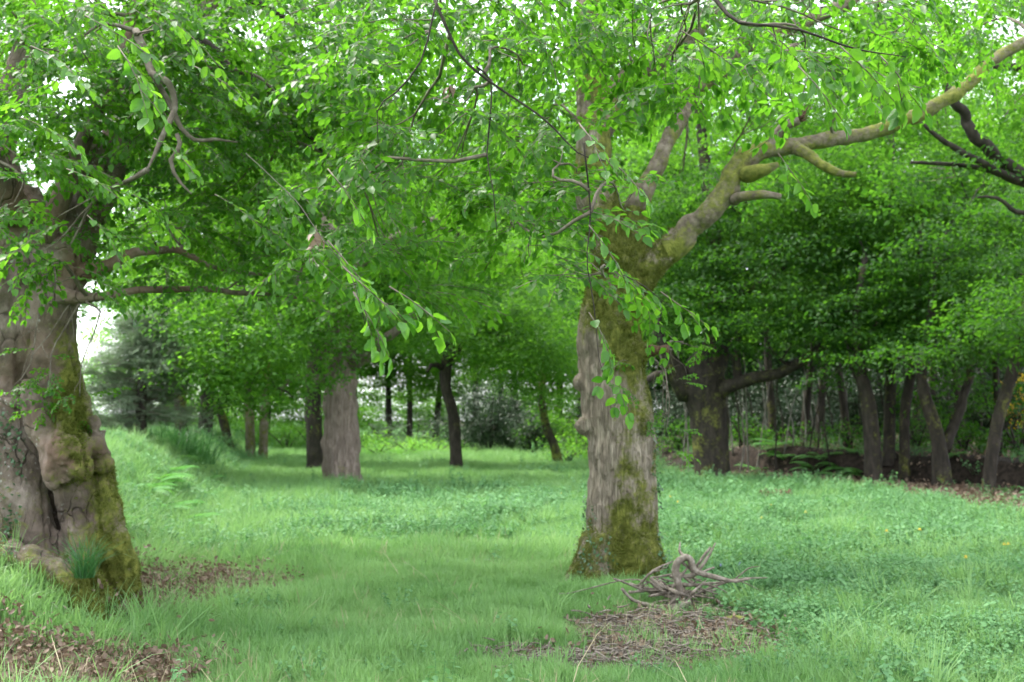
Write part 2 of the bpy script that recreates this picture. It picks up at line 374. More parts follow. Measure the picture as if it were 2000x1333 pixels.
# ------------------------------------------------------------------ instancing of tufts, sprays and litter (stuff only)
def proto(name, me): return bpy.data.objects.new(name, me)
def instancer(name, protos):
    g = bpy.data.node_groups.new(name, 'GeometryNodeTree')
    g.interface.new_socket("Geometry", in_out='INPUT', socket_type='NodeSocketGeometry')
    g.interface.new_socket("Geometry", in_out='OUTPUT', socket_type='NodeSocketGeometry')
    N = g.nodes.new; L = g.links.new
    gi = N("NodeGroupInput"); go = N("NodeGroupOutput"); iop = N("GeometryNodeInstanceOnPoints"); j = N("GeometryNodeJoinGeometry")
    for p in reversed(protos):
        oi = N("GeometryNodeObjectInfo"); oi.inputs["Object"].default_value = p; oi.transform_space = 'ORIGINAL'
        g2 = N("GeometryNodeGeometryToInstance"); L(oi.outputs["Geometry"], g2.inputs[0]); L(g2.outputs[0], j.inputs[0])
    def na(nm, ty):
        a = N("GeometryNodeInputNamedAttribute"); a.data_type = ty; a.inputs["Name"].default_value = nm; return a.outputs["Attribute"]
    L(gi.outputs[0], iop.inputs["Points"]); L(j.outputs[0], iop.inputs["Instance"])
    iop.inputs["Pick Instance"].default_value = True
    L(na("var", 'INT'), iop.inputs["Instance Index"])
    e = N("FunctionNodeEulerToRotation"); L(na("rot", 'FLOAT_VECTOR'), e.inputs[0]); L(e.outputs[0], iop.inputs["Rotation"])
    L(na("scl", 'FLOAT_VECTOR'), iop.inputs["Scale"]); L(iop.outputs[0], go.inputs[0])
    g['count'] = len(protos)
    return g
def scatter(name, group, P, rot, scl, parent=None, origin=(0, 0, 0), var=None):
    P = np.asarray(P, float); n = len(P)
    scl = np.asarray(scl, float)
    if scl.ndim == 1: scl = np.repeat(scl[:, None], 3, 1)
    if var is None: var = R.integers(0, group['count'], n)
    me = mesh_from(name, P - np.asarray(origin), [], None, {'rot': np.asarray(rot, float), 'scl': scl, 'var': var.astype(int)})
    o = bpy.data.objects.new(name, me); COL.objects.link(o)
    m = o.modifiers.new("scatter", 'NODES'); m.node_group = group
    o['kind'] = 'stuff'
    if parent is not None: o.parent = parent
    else: o.location = origin
    return o

# leaf templates: unit length along +X, up +Z
def leaf_t(w=.31, fold=.07, droop=.14):
    t = np.array([0, .3, .66, 1.0]); hw = np.array([0, 1.0, .78, 0]) * w
    z = -droop * t * t
    V = [(t[i], 0, z[i]) for i in range(4)] + [(t[i], s * hw[i], z[i] + fold * hw[i] / w) for s in (1, -1) for i in (1, 2)]
    Fq = [(0, 1, 4), (1, 2, 5), (1, 5, 4), (2, 3, 5), (1, 0, 6), (2, 1, 7), (1, 6, 7), (3, 2, 7)]
    return np.array(V), np.array(Fq)
def leaf_hero(seed, w=.33, rows=7):
    rr = random.Random(seed); t = np.linspace(0, 1, rows); V = []; Fq = []
    droop = rr.uniform(.05, .3); fold = rr.uniform(.03, .12); wave = rr.uniform(.01, .03)
    for i, a in enumerate(t):
        h = w * max(0, math.sin(math.pi * a**.78))**.75 * (1 + (.07 if i % 2 else -.04)); z = -droop * a**2
        if i in (0, rows - 1): V.append((a, 0, z)); continue
        V += [(a, 0, z), (a + .03, h, z + fold + wave * math.sin(i * 2.1)), (a + .03, -h, z + fold + wave * math.cos(i * 2.1)), ]
    ix = lambda i, k: 0 if i == 0 else (1 + 3 * (rows - 2) if i == rows - 1 else 1 + 3 * (i - 1) + k)
    for i in range(rows - 1):
        for k, sg in ((1, 1), (2, -1)):
            a, b, c, d = ix(i, 0), ix(i + 1, 0), ix(i + 1, k), ix(i, k)
            fs = [f for f in ((a, b, c), (a, c, d)) if len(set(f)) == 3]
            for f in fs: Fq.append(f if sg > 0 else f[::-1])
    return np.array(V), np.array(Fq)
def inst_mesh(name, mats, tmpl, mat, extra=None, tint=None):
    """one mesh of many transformed copies of a template (for prototypes)"""
    tv, tf = tmpl; mats = np.asarray(mats); n = len(mats)
    V = np.einsum('nij,vj->nvi', mats[:, :3, :3], tv) + mats[:, None, :3, 3]
    Fc = tf[None] + (np.arange(n) * len(tv))[:, None, None]
    if tint is None: tint = R.random(n)
    tn = np.repeat(tint, len(tv)); V = V.reshape(-1, 3); Fs = [Fc.reshape(-1, 3)]
    me_mats = [mat]
    if extra is not None:
        ev = np.vstack(extra[0].V); o = len(V)
        V = np.vstack([V, ev]); tn = np.concatenate([tn, np.zeros(len(ev))])
        eq = [np.vstack(extra[0].Q) + o] if extra[0].Q else []
        et = [np.vstack(extra[0].T) + o] if extra[0].T else []
        me = mesh_from(name, V, Fs + eq + et, None, {'tint': tn, 'moss': np.zeros(len(V))})
        me.materials.append(mat); me.materials.append(extra[1])
        mi = np.zeros(len(me.polygons), np.int32); mi[len(Fs[0]):] = 1; me.polygons.foreach_set("material_index", mi)
        return me
    return mesh_from(name, V, Fs, mat, {'tint': tn})
def mtx(pos, az, pitch, roll, s):
    m = Matrix.Translation(pos) @ Euler((roll, pitch, az), 'XYZ').to_matrix().to_4x4()
    return np.array(m @ Matrix.Diagonal((s, s, s, 1)))

def spray(seed, L=.5, leaf=.068, gap=.04, sides=4, spread=.35):
    """a beech spray: zigzag twig with alternate leaves in a roughly flat, drooping plate"""
    rr = random.Random(seed); mats = []; lines = []
    def twig(p, az, pitch, ln, lvl):
        pts = [p.copy()]; d = 0; side = 1; k = 0
        while d < ln:
            az += rr.gauss(0, .12); pitch += .035 + rr.gauss(0, .03)
            stp = gap * rr.uniform(.8, 1.2)
            dr = np.array([math.cos(az) * math.cos(pitch), math.sin(az) * math.cos(pitch), -math.sin(pitch)])
            p = p + dr * stp; d += stp; pts.append(p.copy()); side = -side; k += 1
            mats.append(mtx(p, az + side * rr.uniform(.5, 1.1), pitch + rr.gauss(.22, .28), rr.gauss(0, .45), leaf * rr.uniform(.7, 1.15)))
            if lvl == 0 and k % 2 == 0 and d < ln * .8 and len(lines) < sides:
                twig(p.copy(), az + side * rr.uniform(.5, .9), pitch + rr.gauss(.05, .1), ln * rr.uniform(.35, .6) * (1 - .3 * d / ln), 1)
        mats.append(mtx(p, az, pitch + .25, rr.gauss(0, .3), leaf * rr.uniform(.8, 1.15)))
        lines.append((pts, .0028 if lvl == 0 else .0018))
    twig(np.zeros(3), 0, -.05, L, 0)
    return mats, lines
def spray_proto(name, seed, mat, **k):
    mats, lines = spray(seed, **k); mb = MB()
    for pts, r in lines: mb.tube(np.array(pts), [r * 1.2, r * .5], sides=3, n=max(3, len(pts) // 2))
    return proto(name, inst_mesh(name, mats, leaf_t(), mat, (mb, M['twig_bark'])))
def clump_proto(name, seed, mat, n=70, rad=.75, leaf=.12, flat=.32):
    rr = np.random.default_rng(seed); mats = []
    for i in range(n):
        a = rr.random() * 6.283; r = rad * rr.random()**.5
        mats.append(mtx((r * math.cos(a), r * math.sin(a), rr.normal() * rad * flat * .5 - .15 * r * r), a + rr.normal() * .7, .25 + rr.normal() * .35, rr.normal() * .5, leaf * rr.uniform(.7, 1.3)))
    return proto(name, inst_mesh(name, mats, leaf_t(), mat))

G_beech = instancer("beech_sprays", [spray_proto("spray_p", 100 + i, M['beech_leaf'], L=.42 + .06 * (i % 3), leaf=.06, gap=.036, sides=5) for i in range(6)])
G_mid = instancer("mid_clumps", [clump_proto("clump_p", 200 + i, M['far_leaf'], 80, .6, .085) for i in range(5)])
G_far = instancer("far_clumps", [clump_proto("clump_f", 250 + i, M['far_leaf'], 80, .95, .15) for i in range(5)])
G_shaded = instancer("shaded_clumps", [clump_proto("clump_d", 300 + i, M['shaded_leaf'], 80, .62, .09, .25) for i in range(5)])
G_brack = instancer('bracken_clumps', [clump_proto('clump_b', 370 + i, M['bracken'], 80, .45, .07, .6) for i in range(4)])
G_holly = instancer("holly_clumps", [clump_proto("clump_h", 350 + i, M['holly_leaf'], 70, .42, .075, .9) for i in range(4)])

def blades(seed, n, rad, h0, h1, mat, wid=.006, lean=.5):
    rr = np.random.default_rng(seed); V = []; Fc = []; tn = []
    for i in range(n):
        a = rr.random() * 6.283; r = rad * rr.random()**.5; b = np.array([r * math.cos(a), r * math.sin(a), -.02])
        az = a + rr.normal() * 1.0; h = rr.uniform(h0, h1); ln = abs(rr.normal()) * lean * h; dr = np.array([math.cos(az), math.sin(az), 0])
        fz = rr.random() * 3.14; sd = np.array([math.cos(fz), math.sin(fz), 0]) * wid * rr.uniform(.7, 1.3)
        o = len(V)
        for t, ww in ((0, 1), (.45, .9), (.8, .6)):
            c = b + dr * ln * t * t + np.array([0, 0, h * t * (1 - .18 * t * ln / h)])
            V += [c - sd * ww, c + sd * ww]
        V.append(b + dr * ln + np.array([0, 0, h * (1 - .18 * ln / h) - .1 * ln]))
        Fc += [(o, o + 1, o + 3), (o, o + 3, o + 2), (o + 2, o + 3, o + 5), (o + 2, o + 5, o + 4), (o + 4, o + 5, o + 6)]
        tn += [rr.random()] * 7
    return mesh_from("blades", np.array(V), [np.array(Fc)], mat, {'tint': np.array(tn)})
G_grass = instancer("grass_tufts", [proto("grass_p", blades(400 + i, 46, .12, .06, .22, M['grass'], .0038)) for i in range(5)])
G_long = instancer("long_grass_tufts", [proto("grass_l", blades(420 + i, 26, .07, .25, .5, M['grass'], .004, .7)) for i in range(4)])
G_straw = instancer("straw_tufts", [proto("straw_p", blades(440 + i, 10, .12, .08, .24, M['straw'], .0024, 1.0)) for i in range(4)])
def herb(seed, n=9, h=.24, leaf=.06):
    rr = np.random.default_rng(seed); mats = []
    mb = MB()
    for k in range(4):
        b = np.array([rr.normal() * .07, rr.normal() * .07, -.02]); top = b + np.array([rr.normal() * .06, rr.normal() * .06, h * rr.uniform(.6, 1.1)])
        mb.tube(np.array([b, (b + top) / 2 + rr.normal(size=3) * .01, top]), [.0025, .0015], sides=3, n=3)
        for i in range(n):
            t = .35 + .65 * i / (n - 1); p = b + (top - b) * t
            mats.append(mtx(p, i * 2.4 + rr.normal() * .4, .15 + rr.normal() * .3, rr.normal() * .3, leaf * rr.uniform(.6, 1.2)))
    return proto("herb_p", inst_mesh("herb_p", mats, leaf_t(.34, .05, .2), M['herb'], (mb, M['herb'])))
G_herb = instancer("herb_sprigs", [herb(460 + i, 10, .17 + .03 * i, .042) for i in range(5)])
def flat_leaf(seed, mat, n=14, rad=.16, leaf=.042):
    rr = np.random.default_rng(seed)
    mats = [mtx((rr.normal() * rad, rr.normal() * rad, rr.uniform(.0, .03)), rr.random() * 6.28, rr.normal() * .6, rr.normal() * .8, leaf * rr.uniform(.6, 1.2)) for i in range(n)]
    return proto("litter_p", inst_mesh("litter_p", mats, leaf_t(.3, .12, -.2), mat))
G_litter = instancer("dead_leaves", [flat_leaf(480 + i, M['dead_leaf']) for i in range(5)])
def chips(seed):
    rr = np.random.default_rng(seed); mb = MB()
    for i in range(7):
        a = rr.random() * 6.28; l = rr.uniform(.04, .17); c = np.array([rr.normal() * .12, rr.normal() * .12, rr.uniform(.005, .03)])
        d = np.array([math.cos(a), math.sin(a), rr.normal() * .12]) * l * .5
        mb.tube(np.array([c - d, c + rr.normal(size=3) * .008, c + d]), [.004 + .006 * rr.random(), .006 + .006 * rr.random(), .003], sides=4, n=4)
    V = np.vstack(mb.V); return proto("chip_p", mb.mesh("chip_p", M['dead_wood'], {'moss': np.zeros(len(V)), 'tint': np.zeros(len(V))}))
G_chips = instancer("wood_chips", [chips(500 + i) for i in range(5)])
def ivy_p(seed):
    rr = np.random.default_rng(seed)
    mats = [mtx((rr.normal() * .06, rr.uniform(0, .05), rr.normal() * .09), 1.57 + rr.normal() * .7, .5 + rr.normal() * .4, rr.normal() * .4, .045 * rr.uniform(.6, 1.2)) for i in range(14)]
    return proto("ivy_p", inst_mesh("ivy_p", mats, leaf_t(.42, .04, .1), M['ivy']))
G_ivy = instancer("ivy_leaves", [ivy_p(520 + i) for i in range(4)])
def moss_p(seed):
    return proto("moss_p", blades(seed, 26, .035, .015, .045, M['moss_fluff'], .0028, 1.2))
G_moss = instancer("moss_tufts", [moss_p(540 + i) for i in range(4)])
def needle_p(seed):
    rr = np.random.default_rng(seed); mats = []
    for k in range(5):
        az = rr.normal() * .5; p = np.zeros(3)
        for i in range(26):
            p = p + np.array([math.cos(az), math.sin(az), .12]) * .02
            for s in (1, -1): mats.append(mtx(p, az + s * 1.0 + rr.normal() * .2, rr.normal() * .6, 0, .055 * rr.uniform(.6, 1.2)))
    mb = MB(); mb.tube(np.array([[0, 0, 0], [.3, 0, .05], [.5, 0, .08]]), [.006, .002], sides=3, n=3)
    return proto("needle_p", inst_mesh("needle_p", mats, (np.array([(0, -.08, 0), (1, 0, 0), (0, .08, 0)]), np.array([(0, 1, 2)])), M['conifer'], (mb, M['twig_bark'])))
G_needle = instancer("conifer_sprays", [needle_p(560 + i) for i in range(4)])

# ------------------------------------------------------------------ ground masks
def ell(x, y, cx, cy, rx, ry): return 1 - np.sqrt(((x - cx) / rx)**2 + ((y - cy) / ry)**2)
def qline(x, y): return (x - 8.3) * .838 + (y - 29.6) * .546
def litter_mask(x, y):
    n = .22 * fbm(x * .8, y * .8, 4.4, 3)
    m = np.maximum.reduce([2.6 * ell(x, y, -3.3, 10.5, 1.15, 1.9), 1.8 * ell(x, y, -3.1, 7.3, 1.25, 1.1), 1.6 * ell(x, y, 1.3, 8.7, 1.1, 1.25),
                           1.3 * ell(x, y, .3, 7.7, 1.05, .55), .4 * ell(x, y, -4.4, 15.5, 1.0, 1.5)])
    m = np.clip(m * 1.25 + n * 1.7, 0, 1) * sst((m + .35) / .4)
    right = sst((x - (7.4 + .085 * (26 - y)) + n * 2) / .5) * sst((y - 12) / 3)
    wood = sst((qline(x, y) + 2.2 + n * 2) / 1.0) * sst((x - 4) / 2)
    leftwood = .8 * sst((-x - 9 - .16 * y) / 4)
    return np.clip(np.maximum.reduce([m, right, wood, leftwood * .5]), 0, 1)
def earth_mask(x, y):
    q = qline(x, y) + .35 * pn(x * .5, y * .5, 9)
    return sst((q + .25) / .3) * sst((60.0 - q) / 10.0) * sst((x - 3.2) / 1.5)
def moss_mask(x, y):
    return np.clip(np.maximum(1.3 * ell(x, y, -3.6, 9.0, 1.0, .9), .0) + np.maximum(.5 * ell(x, y, .9, 11.1, .8, .8), 0), 0, 1)

def axis(*segs): return np.unique(np.concatenate([np.arange(a, b, s) for a, b, s in segs]).round(4))
gx = axis((-900, -60, 60), (-60, -16, 2), (-16, -8, .35), (-8, 9, .12), (9, 20, .3), (20, 60, 2), (60, 901, 60))
gy = axis((-60, 4, 3), (4, 14, .12), (14, 36, .22), (36, 80, 1), (80, 200, 10), (200, 1601, 100))
X, Y = np.meshgrid(gx, gy); Z = gz(X, Y); nx, ny = len(gx), len(gy)
i0 = (np.arange(ny - 1)[:, None] * nx + np.arange(nx - 1)[None])
Q = np.stack([i0, i0 + 1, i0 + nx + 1, i0 + nx], -1).reshape(-1, 4)
me = mesh_from("ground", np.stack([X, Y, Z], -1).reshape(-1, 3), [Q], M['ground'], {'litter': litter_mask(X, Y).ravel(), 'earth': earth_mask(X, Y).ravel(), 'moss': moss_mask(X, Y).ravel()})
g = part("ground", me); tag(g, "woodland meadow floor with a low grassy bank on either side", kind='structure')

# ------------------------------------------------------------------ trees
LEAF_HERO = []
for i in range(6):
    v_, f_ = leaf_hero(600 + i); LEAF_HERO.append(mesh_from("leaf", v_, [f_], M['near_leaf'], {'luv': np.stack([v_[:, 0], v_[:, 1] / .33, v_[:, 0] * 0], 1)}))
GAPS = [(850, 112, 16), (880, 165, 4), (1615, 68, 10), (1825, 78, 8), (955, 540, 3)]      # openings in the canopy where the sky shows
THIN = [(1150, 120, 40), (1158, 200, 50), (1165, 300, 52), (1170, 390, 52), (1200, 480, 50), (1240, 420, 36), (1290, 320, 40), (1335, 215, 36), (1400, 140, 30), (1700, 258, 30), (1760, 240, 30), (1820, 212, 32), (1880, 170, 32), (1940, 120, 32), (1990, 85, 30), (1250, 140, 34), (1640, 15, 40)]      # thinner foliage in front of the trunk and main limbs
def blob_points(c, r, n, gaps=0.0, freq=.8, plates=.0):
    P = R.normal(size=(n * 3, 3)); P /= np.linalg.norm(P, axis=1)[:, None]
    P = P * (R.random((n * 3, 1))**(1 / 3.)) * np.asarray(r) + np.asarray(c)
    if plates: P[:, 2] = np.round(P[:, 2] / plates + .35 * pn(P[:, 0] * .5, P[:, 1] * .5, 3)) * plates + R.normal(size=len(P)) * plates * .16 + .0
    cp, sp_ = math.cos(PITCH), math.sin(PITCH); zz = P[:, 2] - CAMZ
    dep = P[:, 1] * cp + zz * sp_; qx = 1000 + F * P[:, 0] / dep; qy = 666.5 - F * (zz * cp - P[:, 1] * sp_) / dep
    ok = np.ones(len(P), bool)
    for (hx, hy, hr) in GAPS: ok &= (qx - hx)**2 + (qy - hy)**2 > (hr + 160 / np.maximum(dep, 3))**2
    for (hx, hy, hr) in THIN: ok &= ~(((qx - hx)**2 + (qy - hy)**2 < hr * hr) & (dep < 11.1) & (R.random(len(P)) < .9))
    P = P[ok]
    k = pn(P[:, 0] * freq, P[:, 1] * freq, P[:, 2] * freq * 2.2) + R.normal(size=len(P)) * .12
    P = P[np.argsort(-k)][: max(n, 1)] if gaps > 0 and False else P[k > -.9 + gaps][:n]
    return P

DENSE = 2.5
class Tree:
    def __init__(s, name, label, cat, base, group=None):
        s.base = np.asarray(base, float); s.root = empty(name, base, label, cat, group)
        s.limbs = []; s.pts = []; s.rot = []; s.scl = []
        s.tw = MB()
    def add(s, name, mb_or_me, mat=None, moss=None, kind=None):
        if isinstance(mb_or_me, MB):
            V = np.vstack(mb_or_me.V); mo = moss(V) if callable(moss) else np.full(len(V), moss or 0.0)
            me = mb_or_me.mesh(name, mat, {'moss': mo})
        else: me = mb_or_me
        return part(name, me, s.root, kind)
    def limb(s, P, r, mat, name='limb', sides=12, step=.12, moss=None, rough=.12, wob=.0, freq=5):
        mb = MB(); C = mb.tube(P, r, sides, step, rough=rough, wob=wob, freq=freq); s.limbs.append(C)
        return s.add(name, mb, mat, moss)
    def blob(s, c, r, cover, area, twigs=3, gaps=.45, freq=.8, plates=0.0, size=1.0, droop=.15, tilt=.25, pxd=None, twr=.012):
        """a clump of foliage: c, r in metres; cover = how many times the outline is covered by leaves of one spray (area)"""
        c = np.asarray(c, float); r = np.asarray(r, float)
        n = max(3, int(cover * math.pi * r[0] * r[2] / (area * size * size)))
        P = blob_points(c, r, n, gaps, freq, plates)
        az = np.arctan2(P[:, 1] - c[1], P[:, 0] - c[0]) + R.normal(size=len(P)) * .9
        s.pts.append(P); s.rot.append(np.stack([R.normal(size=len(P)) * tilt, droop + R.normal(size=len(P)) * tilt, az], 1))
        s.scl.append(size * R.uniform(.8, 1.25, len(P)))
        if s.limbs and twigs:
            L = np.vstack(s.limbs); a = L[np.argmin(np.linalg.norm(L - c, axis=1))]
            mid = (a + c) / 2 + R.normal(size=3) * .12 * np.linalg.norm(c - a) + np.array([0, 0, .08 * np.linalg.norm(c - a)])
            C = s.tw.tube(np.array([a, mid, c]), [twr * 1.8, twr, twr * .6], 5, n=10, wob=.12)
            for k in range(twigs):
                b = C[R.integers(3, 9)]; e = P[R.integers(len(P))] if len(P) else c
                m2 = (b + e) / 2 + R.normal(size=3) * .1 * np.linalg.norm(e - b)
                s.tw.tube(np.array([b, m2, e]), [twr * .7, twr * .45, twr * .2], 4, n=7, wob=.06)
    def crown(s, group, name='crown', twig_mat='twig_bark'):
        if s.pts:
            P = np.vstack(s.pts)
            scatter(name, group, P, np.vstack(s.rot), np.concatenate(s.scl), s.root, s.base)
        if s.tw.V: s.add('branchwork', s.tw, M[twig_mat], 0.0, 'stuff')
        s.pts = []; s.rot = []; s.scl = []; s.tw = MB()
    def leaf_spray(s, p, az, pitch, seed, L=.45, leaf=.07, roll=0.0, sides=3, tw=None):
        """a near spray whose leaves are objects of their own"""
        mats, lines = spray(seed, L, leaf, .045, sides)
        B = Matrix.Translation(Vector(p)) @ Euler((roll, pitch, az), 'XYZ').to_matrix().to_4x4()
        A = np.array(B)
        for pts, r in lines:
            P = np.array(pts) @ A[:3, :3].T + A[:3, 3]
            s.tw.tube(P, [r * 1.3, r * .6], 4, n=max(3, len(pts) // 2))
        off = Matrix.Translation(-Vector(s.base))
        for m in mats:
            o = bpy.data.objects.new("leaf", random.choice(LEAF_HERO)); COL.objects.link(o)
            o.parent = s.root; o.matrix_basis = off @ B @ Matrix(m.tolist())
        return len(mats)

def PXR(d): return d / F

# ---- 1. the gnarled beech on the bank at the left
DL = 9.6
base = W(90, 1150, DL)
LB = Tree('beech_tree', "gnarled old beech on the left bank with burls and a split hollow trunk", 'tree', base)
mb = MB(); k = PXR(DL)
def LP(px, py, dd=0.0): return W(px, py, DL + dd)
def ltube(pts, rpx, dd=0, sides=20, **kw):
    P = [LP(p[0], p[1], p[2] if len(p) > 2 else dd) for p in pts]; return mb.tube(np.array(P), np.array(rpx) * k, sides, .05, **kw)
# two fused stems and a deep core
ltube([(10, 1180, .45), (8, 980, .48), (5, 820, .36), (8, 680, .1), (8, 640, .1), (5, 500, .1), (-15, 400, .1), (-30, 260, .15)], [110, 95, 86, 82, 80, 82, 74, 52])
ltube([(150, 1180, .42), (140, 1000, .46), (120, 850, .34), (96, 720, .12), (96, 690, .1), (98, 600, .1), (120, 500, .12), (165, 400, .2), (205, 290, .35)], [88, 72, 68, 55, 53, 52, 60, 44, 36])
ltube([(60, 560, .1), (60, 470, .12), (45, 380, .2)], [70, 75, 40])
# left lobe, twisted root-like limbs, burls, columns
ltube([(-10, 700, .02), (-8, 800, -.02), (12, 880, -.06), (40, 970, -.08), (80, 1060, -.08), (125, 1130, -.05)], [50, 52, 56, 52, 38, 26])
ltube([(-10, 900, -.0), (-30, 1000, -.1), (-50, 1100, -.2)], [60, 70, 80])
ltube([(58, 738, -.30), (64, 790, -.34), (84, 840, -.38), (104, 890, -.40), (128, 940, -.36)], [15, 23, 24, 27, 30])
ltube([(156, 796, -.50), (144, 818, -.46), (118, 842, -.42), (100, 872, -.4)], [9, 12, 14, 20])
ltube([(4, 776, -.35), (22, 786, -.38), (48, 792, -.34)], [6, 9, 14])
ltube([(140, 900, -.12), (150, 980, -.10), (158, 1050, -.08), (174, 1120, -.06), (190, 1180, -.02)], [38, 34, 38, 34, 28])
ltube([(190, 840, -.05), (200, 920, -.05), (212, 1010, -.12), (232, 1100, -.1), (256, 1180, -.1), (275, 1215, -.1)], [20, 26, 27, 27, 25, 14])
ltube([(150, 1090, -.35), (185, 1150, -.5), (210, 1195, -.65), (220, 1225, -.75)], [30, 26, 24, 14])
ltube([(-30, 1080, -.4), (60, 1098, -.55), (125, 1140, -.7), (175, 1195, -.85), (190, 1225, -.9)], [34, 30, 27, 26, 14])
mb.ball(LP(132, 878, -.44), 42 * k); mb.ball(LP(108, 912, -.46), 26 * k); mb.ball(LP(155, 912, -.44), 25 * k); mb.ball(LP(150, 860, -.42), 24 * k)
mb.ball(LP(186, 868, -.28), 24 * k); mb.ball(LP(178, 830, -.2), 20 * k); mb.ball(LP(204, 905, -.2), 17 * k)

V, q, t, N = remeshed(mb, .019, 2)
dsp = .04 * fbm(V[:, 0] * 3, V[:, 1] * 3, V[:, 2] * 2.2, 4) - .03 * np.clip(.12 - np.abs(pn(V[:, 0] * 3.4, V[:, 1] * 3.4, V[:, 2] * .7 + 4)), 0, 1) / .12 + .014 * fbm(V[:, 0] * 11, V[:, 1] * 11, V[:, 2] * 8, 3)
burl = np.exp(-np.sum((V - LP(135, 890, -.45))**2, 1) / .16**2)
dsp = dsp + burl * .055 * fbm(V[:, 0] * 14, V[:, 1] * 14, V[:, 2] * 14, 3)
V = V + N * dsp[:, None]
def left_moss(V):
    px = (V[:, 0] / V[:, 1]) * F + 1000; h = V[:, 2] - base[2]
    m = .62 * np.exp(-((px - 225) / 70)**2) * sst((1.5 - h) / .6) + .55 * sst((.55 - h) / .5) + .75 * np.exp(-(((px - 150) / 35)**2 + ((h - 1.5) / .4)**2))
    m += .55 * np.exp(-(((px - 130) / 40)**2)) * sst((h - 1.2) / .3) * sst((2.3 - h) / .3) + .35 * np.exp(-(((px - 10) / 40)**2)) * sst((1.0 - h) / .6)
    return np.clip(m + .12 + .22 * N_z(V), 0, 1)
def N_z(V): return pn(V[:, 0] * 2, V[:, 1] * 2, V[:, 2] * 1.5)
LB.add('trunk', mesh_from('trunk', V, [q, t], M['beech_bark'], {'moss': left_moss(V)}))
LTV, LTN = V, N
def LL(pts, r, mat='beech_bark', name='limb', wob=.0, sides=12, **kw):
    P = np.array([W(*p) for p in pts]); return LB.limb(P, np.array(r) * k, M[mat], name, sides, .08, rough=.1, wob=wob, **kw)
LL([(85, 470, 9.5), (120, 385, 9.45), (160, 285, 9.4), (200, 195, 9.4), (235, 110, 9.5), (260, 20, 9.7), (290, -100, 10)], [22, 20, 16, 14, 13, 11, 8])
LL([(165, 420, 9.8), (215, 330, 10), (235, 230, 10.2), (290, 130, 10.5), (380, 40, 11), (470, -60, 11.5)], [44, 34, 28, 24, 20, 12])
LL([(-20, 300, 9.8), (20, 190, 10), (60, 60, 10.2), (70, -60, 10.4)], [40, 30, 26, 20])
LL([(30, 420, 9.4), (-30, 300, 9), (-100, 150, 8.6)], [38, 28, 18])
LL([(110, 575, 9.55), (175, 582, 9.5), (240, 572, 9.6), (320, 566, 9.9), (420, 566, 10.4), (510, 575, 10.9), (640, 595, 11.6)], [20, 10, 7, 7, 6, 5, 2], name='branch', wob=.03)
LL([(150, 530, 9.7), (210, 518, 9.6), (270, 495, 9.6), (340, 488, 10), (420, 518, 10.4), (520, 545, 11)], [24, 12, 9, 7, 5, 3], name='branch', wob=.04)
LL([(265, 60, 8.6), (290, 110, 8.5), (300, 150, 8.4), (330, 170, 8.3), (345, 215, 8.3), (338, 245, 8.2), (318, 290, 8.2), (290, 330, 8.1)], [7, 8, 7, 6, 5, 5, 4, 2], 'twig_bark', 'branch', .05, 8)
LL([(300, 150, 8.4), (320, 190, 8.45), (338, 230, 8.4), (360, 260, 8.4), (385, 280, 8.4), (420, 275, 8.5), (460, 280, 8.6)], [5, 5, 5, 4, 4, 3, 1.5], 'twig_bark', 'branch', .05, 8)
LL([(345, 262, 8.2), (352, 285, 8.2), (335, 305, 8.2), (348, 345, 8.2), (375, 380, 8.2)], [4, 4, 4, 3, 1.5], 'twig_bark', 'branch', .04, 8)
LL([(400, 60, 11), (450, 20, 11), (500, 10, 11), (560, 40, 11.2), (620, 80, 11.4), (640, 120, 11.5)], [9, 11, 10, 8, 6, 3], 'dark_bark', 'branch', .05, 8)
LL([(300, 60, 10), (400, 100, 9.8), (480, 150, 9.8), (560, 210, 10), (640, 300, 10.3)], [12, 9, 7, 5, 3], 'dark_bark', 'branch', .12, 8)
LL([(380, 130, 9.2), (430, 135, 9.2), (500, 150, 9.2), (560, 190, 9.3)], [5, 4, 3.5, 2], 'twig_bark', 'branch', .1, 6)
def lblob(T, px, py, d, rx, ry, rd, cover, area=.06, **kw):
    T.blob(W(px, py, d), (rx * d / F, rd, ry * d / F), cover * DENSE, area, **kw)
for a in [(120, 130, 8.6, 190, 130, 1.0, 1.5), (330, 230, 9.6, 210, 140, 1.2, 1.5), (470, 100, 10, 250, 130, 1.5, 1.5), (520, 330, 10.6, 230, 130, 1.5, 1.5),
          (330, 430, 10.2, 190, 90, 1.2, 1.3), (590, 500, 11.2, 150, 70, 1.2, 1.2), (40, 330, 8.4, 110, 110, .7, 1.0), (120, 470, 8.5, 110, 60, .4, 1.0), (20, 430, 8.4, 110, 60, .5, .9), (110, 555, 8.6, 90, 26, .3, .35), (150, 10, 9.5, 220, 60, 1, .8), (30, 30, 9.5, 110, 90, .8, .7),
          (700, 180, 11, 200, 190, 1.5, 1.3), (260, 60, 8.4, 180, 100, .8, 1.0), (430, 560, 11, 220, 40, 1.0, .8), (200, 150, 13.5, 330, 200, 1.5, .8), (520, 150, 14, 300, 220, 1.5, .8), (60, 60, 12, 170, 120, 1, .8), (40, 230, 12, 100, 80, 1, .6), (120, -180, 9.5, 400, 150, 2, .8), (560, -160, 11, 300, 150, 2, .8)]:
    lblob(LB, *a)
tot = 0
